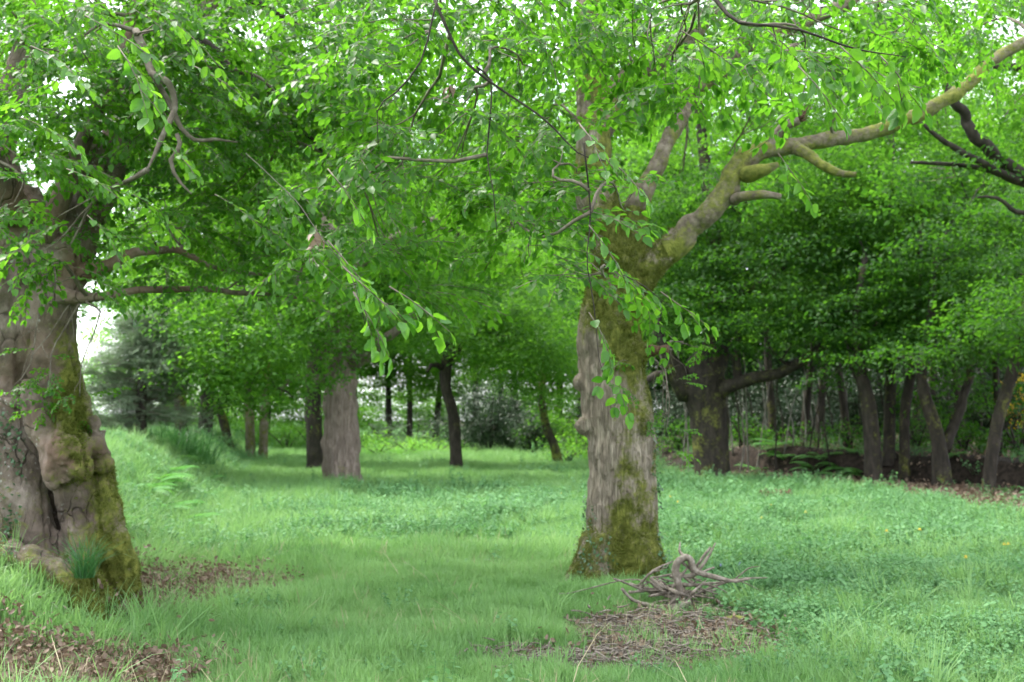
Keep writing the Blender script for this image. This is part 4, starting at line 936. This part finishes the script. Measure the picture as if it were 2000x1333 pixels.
UB = [(330, 50, 120, 60, 'm'), (420, 56, 120, 55, 'm'), (500, 62, 130, 60, 'm'), (610, 60, 130, 55, 'm'), (690, 58, 110, 40, 'm'), (740, 52, 120, 24, 'f'), (800, 54, 130, 28, 'f'), (850, 56, 120, 26, 'f'), (900, 62, 130, 80, 'h'),
      (1000, 60, 130, 110, 'h'), (1080, 56, 130, 90, 'm'), (1130, 48, 110, 50, 'm'), (1180, 56, 140, 110, 'h'), (1270, 52, 150, 110, 'h'), (1110, 44, 70, 26, 'f')]
UL = {'m': "mid green bush in the undergrowth along the far meadow edge", 'f': "bright yellow green bracken patch at the far meadow edge", 'h': "dark bush in the undergrowth along the far meadow edge"}
for px, d, wp, hp, t_ in UB:
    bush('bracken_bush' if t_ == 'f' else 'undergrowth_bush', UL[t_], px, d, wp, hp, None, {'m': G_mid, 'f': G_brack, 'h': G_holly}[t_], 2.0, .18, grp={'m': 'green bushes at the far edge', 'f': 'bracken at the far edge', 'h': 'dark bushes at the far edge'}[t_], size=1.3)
bush('hedge', "pale sunlit hedge seen between the gnarled beech and the conifer", 165, 52, 190, 190, None, G_brack, 2.4, .18, size=1.7)  # bright bracken leaves put the sunlight into the hedge colour
for px, d, wp, hp in [(380, 100, 300, 110), (560, 105, 300, 120), (740, 110, 300, 110), (920, 105, 300, 130), (1100, 100, 300, 130)]:
    bush('hedge', "tall hedge mass closing off the clearing far behind the meadow", px, d, wp, hp, None, G_far, 2.0, .5, grp='far hedges')
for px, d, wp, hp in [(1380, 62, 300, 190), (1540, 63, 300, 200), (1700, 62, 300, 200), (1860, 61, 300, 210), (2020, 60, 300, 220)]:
    bush('hedge', "dark thicket closing off the back of the right wood", px, d, wp, hp, None, G_shaded, 2.6, .3, grp='dark thickets behind the right wood', size=1.5)
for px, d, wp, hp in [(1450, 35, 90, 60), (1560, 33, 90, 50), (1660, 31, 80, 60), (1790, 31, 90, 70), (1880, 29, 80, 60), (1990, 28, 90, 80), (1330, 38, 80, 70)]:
    bush('undergrowth_bush', "low leafy bush among the trunks on the right bank", px, d, wp, hp, None, G_shaded, 1.5, .17, grp='low bushes on the right bank')
for i in range(22):
    px = 1400 + 27 * i + R.normal() * 8; d = R.uniform(28, 36); b = W(px, 880, d); b[2] = gz(b[0], b[1]); ln = R.normal() * .5; h_ = R.uniform(2.2, 4.0)
    mb = MB(); mb.tube(np.array([b - (0, 0, .1), b + (ln * .3, 0, h_ * .4), b + (ln, 0, h_)]), [.028, .022, .008], 5, .3, rough=.05, wob=.06)
    for q_ in range(3):
        z_ = h_ * R.uniform(.35, .8); a = b + np.array([ln * z_ / h_, 0, z_]); e = a + np.array([R.normal() * .5, R.normal() * .3, R.uniform(.2, .7)]); mb.tube(np.array([a, (a + e) / 2 + (0, 0, -.05), e]), [.012, .008, .003], 4, n=5)
    o = part('sapling', mb.mesh('sapling', M['dark_bark'], {'moss': np.full(mb.n, .1)})); tag(o, "dark twiggy sapling tangled among the trunks of the right wood", 'sapling', 'dark saplings in the right wood')
# conifer by the bank at the left
d = 24.0; b = W(275, 860, d); b[2] = gz(b[0], b[1])
CF = Tree('conifer_tree', "dusty grey green conifer standing on the bank beside the gnarled beech", 'tree', b)
hh = 2.75
CF.limb(np.array([b - (0, 0, .2), b + (0, 0, 1.2), b + (.05, 0, hh)]), [.14, .10, .02], M['dark_bark'], 'trunk', 10, .2)
P, rot = [], []
for i in range(64):
    t = R.random()**.9; a = R.random() * 6.283; ln = (1.25 * (1 - t)**.8 + .12) * R.uniform(.55, 1.25); z0 = .3 + t * (hh - .3); lift = R.uniform(-.25, .25)
    CF.tw.tube(np.array([b + (0, 0, z0), b + (math.cos(a) * ln * .5, math.sin(a) * ln * .5, z0 + lift * ln * .4), b + (math.cos(a) * ln, math.sin(a) * ln, z0 + lift * ln - .05)]), [.02, .012, .004], 5, n=6)
    for j in range(26):
        u = R.uniform(.15, 1); P.append(b + np.array([math.cos(a) * ln * u, math.sin(a) * ln * u, z0 + lift * ln * u]) + R.normal(size=3) * np.array([.10, .10, .05])); rot.append((R.normal() * .35, .1 + R.normal() * .4, a + R.normal() * .7))
scatter('crown', G_needle, np.array(P), np.array(rot), R.uniform(.5, .95, len(P)), CF.root, b)
CF.crown(G_needle)

# trees at the left far side
for pts, r, lab, bl in [
    ([(448, 868), (436, 820), (420, 780), (415, 700)], [10, 9, 8, 6], "leaning ivy clad trunk beside the grass path on the left", [(400, 640, 0, 140, 90, 3, 1.1), (330, 520, 2, 160, 110, 3, .9)]),
    ([(360, 850), (352, 790), (350, 700), (350, 560)], [13, 12, 11, 8], "grey trunk half hidden behind the conifer", [(360, 620, 0, 90, 70, 2, .9), (300, 560, 1, 120, 50, 2, .8)]),
    ([(490, 862), (488, 820), (486, 760), (490, 640)], [10, 9, 8, 6], "short brown trunk at the end of the grass path", [(500, 700, 2, 130, 70, 3, 1.0)]),
    ([(514, 862), (516, 820), (520, 760), (530, 640)], [9, 8, 7, 5], "reddish trunk next to the short brown trunk on the path", [(560, 690, 3, 130, 90, 3, 1.0)])]:
    d = 46.0 if pts[0][0] > 380 else 30.0
    simple_tree('path_tree', lab, pts, r, 'mid_bark' if pts[0][0] > 480 else 'dark_bark', G_far if d > 40 else G_mid, bl, d, 'trees along the left path', area=.5 if d > 40 else .17, moss=.5, plates=.6)

# far row of trees round the meadow
def far_tree(px, d, h, cw, label, group, grp, i):
    b = W(px, 870, d); b[2] = gz(b[0], b[1])
    T = Tree('far_tree', label, 'tree', b, grp)
    ln = R.normal() * .05 * h
    T.limb(np.array([b - (0, 0, .2), b + (ln * .3, 0, h * .3), b + (ln, 0, h * .8)]), [.28, .2, .08], M['dark_bark'], 'trunk', 10, .6, rough=.08)
    for j in range(3):
        a = R.random() * 6.28; z0 = h * R.uniform(.25, .5)
        T.limb(np.array([b + (ln * .4, 0, z0), b + (math.cos(a) * cw * .4, math.sin(a) * cw * .3, z0 + h * .12), b + (math.cos(a) * cw * .8, math.sin(a) * cw * .6, z0 + h * .3)]), [.1, .07, .03], M['dark_bark'], 'limb', 7, .6, rough=.08)
    for (zf, rf, rz) in ((.3, .85, .16), (.5, 1.0, .2), (.72, .8, .2), (.9, .45, .14)):
        T.blob(b + (ln * zf + R.normal() * cw * .15, R.normal() * cw * .15, h * zf), (cw * rf, cw * rf * .8, h * rz), 1.9, .55, plates=.9, gaps=.4, freq=.4, twr=.03, twigs=2)
    T.crown(group, twig_mat='dark_bark')
i = 0
for px, d, h, cw in [(330, 62, 12, 4.5), (430, 70, 14, 5), (520, 78, 15, 5), (600, 80, 14, 5), (690, 86, 16, 5.5), (760, 90, 15, 5), (850, 88, 15, 5.5), (930, 80, 15, 5), (1010, 74, 15, 5), (1090, 74, 16, 5), (1170, 62, 15, 5), (1250, 66, 15, 5),
                     (640, 95, 20, 6), (480, 95, 20, 6), (800, 100, 20, 6), (980, 92, 20, 6), (1130, 95, 20, 6)]:
    far_tree(px, d, h * 1.45, cw * 1.15, "leafy tree in the bright row along the far edge of the meadow", G_far, 'far row of trees', i); i += 1
for px, d, h, cw in [(1340, 52, 13, 4.5), (1440, 56, 14, 5), (1540, 50, 13, 4.5), (1640, 58, 14, 5), (1740, 52, 14, 4.5), (1840, 48, 13, 4.5), (1940, 50, 13, 4.5), (2060, 46, 13, 4.5), (2200, 42, 13, 5)]:
    far_tree(px, d, h * 1.1, cw * 1.15, "shaded tree deep in the wood behind the right bank", G_far, 'trees deep in the right wood', i); i += 1
for px, d, h, cw in [(-90, 40, 14, 4.0), (-100, 30, 13, 4), (-300, 30, 13, 4.5), (400, 42, 14, 4.0)]:
    far_tree(px, d, h, cw, "tree behind the gnarled beech on the left bank", G_far, 'trees behind the left bank', i); i += 1

# ------------------------------------------------------------------ ground cover
def frustum_points(n, y0, y1, margin=1.0, pw=1.0):
    y = np.sqrt(R.random(n) * (y1**2 - y0**2) + y0**2); x = (R.random(n) * 2 - 1) * (.47 * y + margin)
    return x, y
TRUNKS = [(0.98, 11.2, .42), (-4.0, 9.7, .6)]
def keep_off(x, y):
    k = np.ones(len(x), bool)
    for (a, b, r) in TRUNKS: k &= (x - a)**2 + (y - b)**2 > r * r
    return k
def rots(n, tilt=.12): return np.stack([R.normal(size=n) * tilt, R.normal(size=n) * tilt, R.random(n) * 6.283], 1)
def herbiness(x, y):
    right = np.maximum(0, .0) + .8 * sst((-x - 3.6 - .18 * (y - 12)) / .6) * sst((y - 11) / 1.5) + sst((x - 1.2 - .05 * y + 1.0) / 2.0)
    mid = sst((y - 13) / 3) * sst((30 - y) / 8) * .7
    return np.clip(-.05 + .8 * right * sst((y - 6.2) / 1.5) + mid + .45 * pn(x * .55, y * .4, 8.8) * sst((np.maximum(x - 1, y - 12)) / 2) + .2 * pn(x * 1.7, y * 1.4, 2.8), 0, 1)
P, RT_, SC = [], [], []
HP, HR, HS = [], [], []
for (n, y0, y1, s) in [(24000, 5.5, 12, 1.0), (17000, 12, 22, 1.2), (14000, 22, 40, 1.6), (9000, 40, 90, 2.4)]:
    x, y = frustum_points(n, y0, y1, 1.5)
    L = litter_mask(x, y); hb = herbiness(x, y); pr = (1 - .92 * sst((L - .12) / .6)) * (1 - .7 * sst(moss_mask(x, y) * 1.6)) * (1 - .62 * hb)
    kk = (R.random(n) < pr) & keep_off(x, y); x, y = x[kk], y[kk]
    hs = .75 - .3 * np.exp(-((x - .8)**2 / 2.5 + (y - 7.6)**2 / 1.5)) + .5 * pn(x * .7, y * .7, 1.1) + .25 * pn(x * 2.2, y * 2.2, 6.1)
    sc = s * np.clip(hs, .35, 1.6) * R.uniform(.7, 1.3, len(x))
    P.append(np.stack([x, y, gz(x, y)], 1)); RT_.append(rots(len(x))); SC.append(np.stack([sc, sc, sc * (1.0 / s**.45)], 1))
    n2 = int(n * .8); x, y = frustum_points(n2, y0, y1, 1.5); L = litter_mask(x, y)
    kk = (R.random(n2) < herbiness(x, y) * (1 - .93 * sst((L - .25) / .4))) & keep_off(x, y); x, y = x[kk], y[kk]
    sc = s**.9 * R.uniform(.6, 1.25, len(x)) * np.clip(.85 + .5 * pn(x * .6, y * .6, 12), .4, 1.4)
    HP.append(np.stack([x, y, gz(x, y)], 1)); HR.append(rots(len(x), .15)); HS.append(sc)
o = scatter('meadow_grass', G_grass, np.vstack(P), np.vstack(RT_), np.vstack(SC)); tag(o, "fresh green meadow grass over the clearing", 'grass')
o = scatter('ground_herbs', G_herb, np.vstack(HP), np.vstack(HR), np.concatenate(HS)); tag(o, "low leafy herbs spreading through the meadow grass", 'herbs')
x, y = frustum_points(5200, 5.5, 15, .6); L = litter_mask(x, y)
pr = np.clip(.25 + .9 * pn(x * .8, y * .8, 4.2), 0, 1) * (1 - .6 * herbiness(x, y)) * (x < 2.5); kk = (R.random(len(x)) < pr * .42) & keep_off(x, y); x, y = x[kk], y[kk]
o = scatter('dry_grass', G_straw, np.stack([x, y, gz(x, y)], 1), rots(len(x), .25), R.uniform(.6, 1.1, len(x))); tag(o, "straw coloured dry stalks among the green grass", 'dry grass')
# longer grass on the bank foot at the left
x = R.uniform(-5.5, -2.3, 900); y = R.uniform(6.2, 12.5, 900); kk = keep_off(x, y) & (R.random(900) < .5 * (1 - .9 * sst(litter_mask(x, y) * 1.6)) * (1 - .75 * sst(moss_mask(x, y) * 1.6))); x, y = x[kk], y[kk]
x2 = R.uniform(-9, -3.6, 3000); y2 = R.uniform(11, 30, 3000)
x3, y3 = frustum_points(2600, 6, 20, .5); k3 = (R.random(2600) < np.clip(1.6 * pn(x3 * .7, y3 * .7, 21), 0, 1) * (1 - sst(litter_mask(x3, y3) * 2))) & keep_off(x3, y3)
x = np.concatenate([x, x2, x3[k3]]); y = np.concatenate([y, y2, y3[k3]])
o = scatter('long_grass', G_long, np.stack([x, y, gz(x, y)], 1), rots(len(x), .2), R.uniform(.5, 1.0, len(x))); tag(o, "longer shaggy grass on the left bank and in patches of the meadow", 'grass')
# leaf litter, chips
x1, y1 = R.uniform(-4.8, -1.8, 6500), R.uniform(5.6, 12.2, 6500)
x2, y2 = R.uniform(4, 16, 9000), R.uniform(14, 40, 9000)
x3, y3 = R.uniform(-.6, 2.5, 260), R.uniform(7, 10, 260)
x = np.concatenate([x1, x2, x3]); y = np.concatenate([y1, y2, y3]); L = litter_mask(x, y); kk = (R.random(len(x)) < sst((L - .2) / .6) * (1 - .9 * earth_mask(x, y))); x, y = x[kk], y[kk]
o = scatter('leaf_litter', G_litter, np.stack([x, y, gz(x, y) + .01], 1), rots(len(x), .15), R.uniform(.8, 1.3, len(x)) * np.where(y > 14, 1.6, 1.0)); tag(o, "brown dead leaves lying under the trees", 'leaf litter')
x, y = R.uniform(-.8, 2.6, 1050), R.uniform(7, 10.3, 1050); L = litter_mask(x, y); kk = (R.random(len(x)) < sst((L - .05) / .8)); x, y = x[kk], y[kk]
x = np.concatenate([x, R.uniform(-4, -2.2, 160)]); y = np.concatenate([y, R.uniform(6.5, 11.5, 160)])
o = scatter('wood_litter', G_chips, np.stack([x, y, gz(x, y) + .01], 1), rots(len(x), .12), R.uniform(.4, 1.0, len(x))); tag(o, "broken bark and twig debris in front of the mossy tree", 'wood litter')

# grass tufts and sedge standing out on their own
def tuft(name, label, p, me, s, cat='grass tuft', grp=None):
    o = bpy.data.objects.new(name, me); COL.objects.link(o); o.location = p; o.scale = (s, s, s); return tag(o, label, cat, grp)
p = W(165, 1125, 8.75); tuft('grass_tuft', "lush green grass tuft growing in the fork of the gnarled beech roots", p, blades(900, 150, .10, .28, .55, M['sedge'], .0045, .8), .72)
for (px, py, n_, s, lab) in [(365, 905, 260, 1.6, "dark green sedge clump at the foot of the left bank"), (330, 890, 220, 1.5, "smaller sedge clump beside the conifer foot")]:
    p = Wg(px, py); tuft('sedge_clump', lab, p, blades(910 + px, n_, .4, .35, .7, M['sedge'], .007, .9), s, 'sedge')
# ferns
def fern_mesh(seed):
    rr = np.random.default_rng(seed); mats = []; mb = MB()
    for k in range(9):
        az = k * .7 + rr.normal() * .2; L_ = rr.uniform(.35, .6); pit = -rr.uniform(.7, 1.1); p = np.zeros(3); pts = [p]
        for i in range(16):
            pit += .085; dr = np.array([math.cos(az) * math.cos(pit), math.sin(az) * math.cos(pit), -math.sin(pit)]); p = p + dr * L_ / 16; pts.append(p)
            ln = .17 * L_ * 1.4 * math.sin(math.pi * (i + 2) / 18.5)
            for s in (1, -1): mats.append(mtx(p, az + s * 1.25, pit * .3 + .15, 0, ln))
        mb.tube(np.array(pts), [.003, .001], 3, n=8)
    return inst_mesh("fern", mats, leaf_t(.16, .03, .15), M['fern'], (mb, M['fern']))
FERN = [fern_mesh(920 + i) for i in range(3)]
spots = [(1270, 1120, 10.6, .7, "green fern between the mossy trunk and the dead stick pile"), (1225, 1135, 10.4, .45, "small fern at the front of the mossy trunk foot"),
         (350, 1075, None, .95, "bright fern at the foot of the left bank nearest the gnarled beech"), (310, 1010, None, 1.0, "fern half way up the left bank"), (300, 960, None, 1.1, "fern on top of the left bank behind the gnarled trunk"), (345, 990, None, .9, "fern on the left bank face beside the taller fern"), (380, 1045, None, .8, "outermost fern of the left bank foot"),
         (1590, 925, None, 1.2, "fern on the mossy edge of the right bank"), (1650, 925, None, 1.1, "fern hanging over the right bank lip"), (1530, 900, None, 1.2, "fern under the dark forked tree"), (1480, 925, None, 1.0, "fern beside the foot of the dark forked tree"), (1600, 900, None, 1.2, "fern among the pale sapling stems"),
         (215, 1215, 7.9, .3, "tiny fern beside the lowest mossy root")]
for i in range(16):
    x_ = 5.2 + .72 * i + R.normal() * .2; y_ = 29.6 - (x_ - 8.3) * .838 / .546 + R.uniform(-.4, 1.4)
    o = bpy.data.objects.new('fern', FERN[i % 3]); COL.objects.link(o); o.location = (x_, y_, float(gz(x_, y_))); o.scale = (R.uniform(1.0, 1.7),) * 3; o.rotation_euler = (0, 0, i); tag(o, "fern growing along the dark earth edge of the right bank", 'fern', 'ferns along the right bank')
for i in range(12):
    y_ = 12 + i * 1.3; x_ = -2.95 - .2 * (y_ - 9) - R.uniform(.2, 1.5)
    o = bpy.data.objects.new('fern', FERN[i % 3]); COL.objects.link(o); o.location = (x_, y_, float(gz(x_, y_))); o.scale = (R.uniform(.8, 1.5),) * 3; o.rotation_euler = (0, 0, i * 2.1); tag(o, "fern among the weeds on the left bank slope", 'fern', 'ferns along the left bank')
for i, (px, py, d, s, lab) in enumerate(spots):
    p = Wg(px, py) if d is None else np.array([W(px, py, d)[0], d, 0]);
    p[2] = gz(p[0], p[1])
    o = bpy.data.objects.new('fern', FERN[i % 3]); COL.objects.link(o); o.location = p; o.scale = (s * (1 if p[1] < 15 else 1.3),) * 3; o.rotation_euler = (0, 0, i * 1.3); tag(o, lab, 'fern', 'ferns')

# dead branches in the pile by the mossy tree
def stick(px_pts, r, d, label, name='fallen_branch', mat='dead_wood', group='dead branches on the ground'):
    P = np.array([W(p[0], p[1], d + (p[2] if len(p) > 2 else 0)) for p in px_pts]); mb = MB()
    for i in range(len(P)): P[i, 2] = max(P[i, 2], gz(P[i, 0], P[i, 1]) + .02)
    mb.tube(P, np.array(r), 9, .02, rough=.35, freq=22, wob=.018)
    C = spline(P, 12); L_ = np.linalg.norm(P[-1] - P[0])
    for q_ in range(random.choice((1, 2, 3))):
        a = C[random.randint(2, 9)]; e = a + R.normal(size=3) * L_ * .13 + (P[-1] - P[0]) * .12; e[2] = max(e[2], a[2] * .5 + .02)
        mb.tube(np.array([a, (a + e) / 2 + R.normal(size=3) * .015, e]), np.array([.5, .4, .15]) * np.max(r), 6, n=7, rough=.3, freq=22)
    V = np.vstack(mb.V); o = part(name, mb.mesh(name, M[mat], {'moss': np.zeros(len(V))})); tag(o, label, 'branch', group); return o
stick([(1300, 1190), (1326, 1160), (1320, 1112), (1328, 1094), (1346, 1092), (1358, 1118), (1400, 1130), (1430, 1136), (1466, 1130)], [.02, .028, .032, .032, .03, .028, .022, .016, .008], 9.6, "thick grey dead branch arched like a hook on top of the stick pile")
stick([(1345, 1130), (1366, 1098), (1388, 1068)], [.015, .014, .012], 9.8, "straight pale stick pointing up from the stick pile")
stick([(1214, 1150), (1236, 1172), (1270, 1184), (1310, 1188), (1340, 1178), (1352, 1160)], [.012, .016, .018, .02, .018, .012], 9.55, "curved grey branch forming the front rim of the stick pile")
stick([(1316, 1198), (1332, 1186), (1352, 1176)], [.03, .028, .024], 9.4, "short thick log end at the front of the stick pile")
stick([(1090, 1160), (1150, 1148), (1230, 1132), (1290, 1140), (1330, 1120)], [.005, .006, .006, .006, .004], 9.9, "long thin twig lying across the roots of the mossy tree")
stick([(1320, 1190), (1380, 1150), (1440, 1132), (1500, 1128)], [.014, .012, .01, .004], 9.8, "pale branch reaching right out of the stick pile")
for i in range(22):
    c = (1322 + R.normal() * 36, 1162 - abs(R.normal()) * 20); a = R.normal() * .75; l = R.uniform(28, 72); rr_ = R.uniform(.008, .02)
    pts = [(c[0] - math.cos(a) * l, c[1] - math.sin(a) * l * .4, R.normal() * .12), (c[0] + R.normal() * 6, c[1] + R.normal() * 6, R.normal() * .12), (c[0] + math.cos(a) * l, c[1] + math.sin(a) * l * .4, R.normal() * .12)]
    stick(pts, [rr_ * .8, rr_, rr_ * .5], 9.75, "thin grey stick lying in the pile at the foot of the mossy tree", 'stick', group='sticks in the pile by the mossy tree')
for i in range(9):
    q_ = [(1400, 1235), (1330, 1240), (1240, 1275), (1180, 1285), (1450, 1250), (1290, 1265), (1120, 1290), (1020, 1290), (1380, 1275)][i]
    p = Wg(*q_); d_ = p[1]; a = R.normal() * .2; l = R.uniform(30, 70)
    stick([(q_[0] - l, q_[1] - l * a * .3), (q_[0], q_[1]), (q_[0] + l, q_[1] + l * a * .3)], [.008, .012, .007], d_, "broken stick lying flat on the bare bark strewn patch", 'stick', group='sticks on the bare patch')
for i, q_ in enumerate([(300, 1175), (360, 1155), (400, 1140), (340, 1140), (290, 1150), (440, 1130), (250, 1230), (330, 1225)]):
    p = Wg(*q_); a = R.normal() * .5; l = R.uniform(30, 60)
    stick([(q_[0] - l, q_[1] - l * a * .4), (q_[0], q_[1] - 3), (q_[0] + l, q_[1] + l * a * .4)], [.008, .012, .005], p[1], "dead twig on the brown leaf litter beside the gnarled beech", 'stick', group='twigs beside the gnarled beech')

# rotten stump by the right bank
p = Wg(1512, 978); mb = MB()
for i in range(16):
    a = i / 16 * 6.28; r0 = .30 * (1 + .15 * R.normal()); b = p + np.array([math.cos(a) * r0, math.sin(a) * r0 * .8, -.05]); hgt = .14 + .2 * R.random()
    mb.tube(np.array([b, b + (-.04 * math.cos(a), 0, hgt * .6), b + (-.06 * math.cos(a) + R.normal() * .03, 0, hgt)]), [.09, .07, .015], 6, n=5, rough=.2, freq=8)
mb.ball(p + np.array([0, 0, .02]), (.28, .24, .16), 8)
o = part('rotten_stump', mb.mesh('rotten_stump', M['raw_wood'], {'moss': np.full(mb.n, .2)})); tag(o, "splintered orange brown rotten stump near the foot of the dark forked tree", 'stump')
# mossy stones beside the debris
for i, (px, py, s, lab) in enumerate([(1442, 1188, .11, "mossy lump at the right end of the bare patch"), (1438, 1216, .09, "smaller mossy lump just below the first on the bare patch")]):
    p = Wg(px, py); mb = MB(); mb.ball(p, (s * 1.3, s, s * .6), 8); V = np.vstack(mb.V); V = p + (V - p) * (1 + .25 * fbm(V[:, 0] * 9, V[:, 1] * 9, V[:, 2] * 9, 2))[:, None]; mb.V = [V]
    o = part('mossy_stone', mb.mesh('mossy_stone', M['limb_bark'], {'moss': np.full(mb.n, .95)})); tag(o, lab, 'stone')
# dandelions
def flower(name, label, p, h, mat, grp, r=.02):
    e = empty(name, p, label, 'flower', grp); mb = MB(); mb.tube(np.array([p - (0, 0, .02), p + (0.01, 0, h * .6), p + (0.015, 0, h)]), [.003, .002], 4, n=4)
    st = part('stem', mb.mesh('stem', M['herb'], {'tint': np.zeros(mb.n)}), e)
    mats = [mtx(p + np.array([.015, 0, h + .001 * i]), i * 2.4, -.15 - .04 * (i // 8), 0, r * (1 - .015 * i)) for i in range(26)]
    part('petals', inst_mesh('petals', mats, leaf_t(.14, .02, 0), mat), e)
for i, (px, py) in enumerate([(1572, 1023), (1505, 1006), (1485, 1037), (1565, 997), (1730, 1070), (1795, 1066), (1960, 1100), (1968, 1099), (1885, 1132), (1308, 985), (1094, 978), (1322, 1000)]):
    p = Wg(px, py + 14); flower('dandelion', "yellow dandelion flower in the herb meadow at the right", p, .26, M['petal'], 'dandelions in the meadow', .03)
for i, (px, py) in enumerate([(1405, 1128), (1443, 1126), (1312, 1136)]):
    p = Wg(px, py + 20); flower('bluebell', "pale blue flower beside the dead stick pile", p, .2, M['bluebell'], 'blue flowers by the stick pile', .02)
# gorse in bloom at the right edge
b = W(1985, 800, 30); b[2] = gz(b[0], b[1])
GB = Tree('gorse_bush', "gorse in yellow bloom showing through the wood at the right edge", 'bush', b)
GB.limb(np.array([b - (0, 0, .1), b + (0, 0, .8), b + (.1, 0, 1.6)]), [.06, .04, .02], M['dark_bark'], 'stem', 6)
GB.blob(b + (0, 0, 1.2), (.7, .6, .8), 1.3, .1, gaps=.2); GB.crown(G_needle)
G_pet = instancer("gorse_bloom", [proto("bloom_p", inst_mesh("bloom_p", [mtx((R.normal() * .06, R.normal() * .06, R.normal() * .06), i * 2.4, 0, 0, .035) for i in range(14)], leaf_t(.35), M['petal']))])
P = blob_points(b + (0, -.1, 1.3), (.6, .5, .7), 60); scatter('bloom', G_pet, P, rots(len(P), 1), R.uniform(.7, 1.2, len(P)), GB.root, b)
# curled dead leaves caught in the twigs
for (px, py, d, lab) in [(615, 465, 5.2, "brown curled dead leaf cluster caught in the near twigs at left"), (878, 172, 5.9, "small red brown dead leaf caught high in the near twigs")]:
    p = W(px, py, d); mats = [mtx(p + R.normal(size=3) * .012, R.random() * 6.28, .9 + R.normal() * .4, R.normal(), .05) for i in range(7)]
    V, Fc = leaf_t(.3, .2, .35); o = part('dead_leaf', inst_mesh('dead_leaf', mats, (V, Fc), M['dead_leaf'])); tag(o, lab, 'dead leaf')
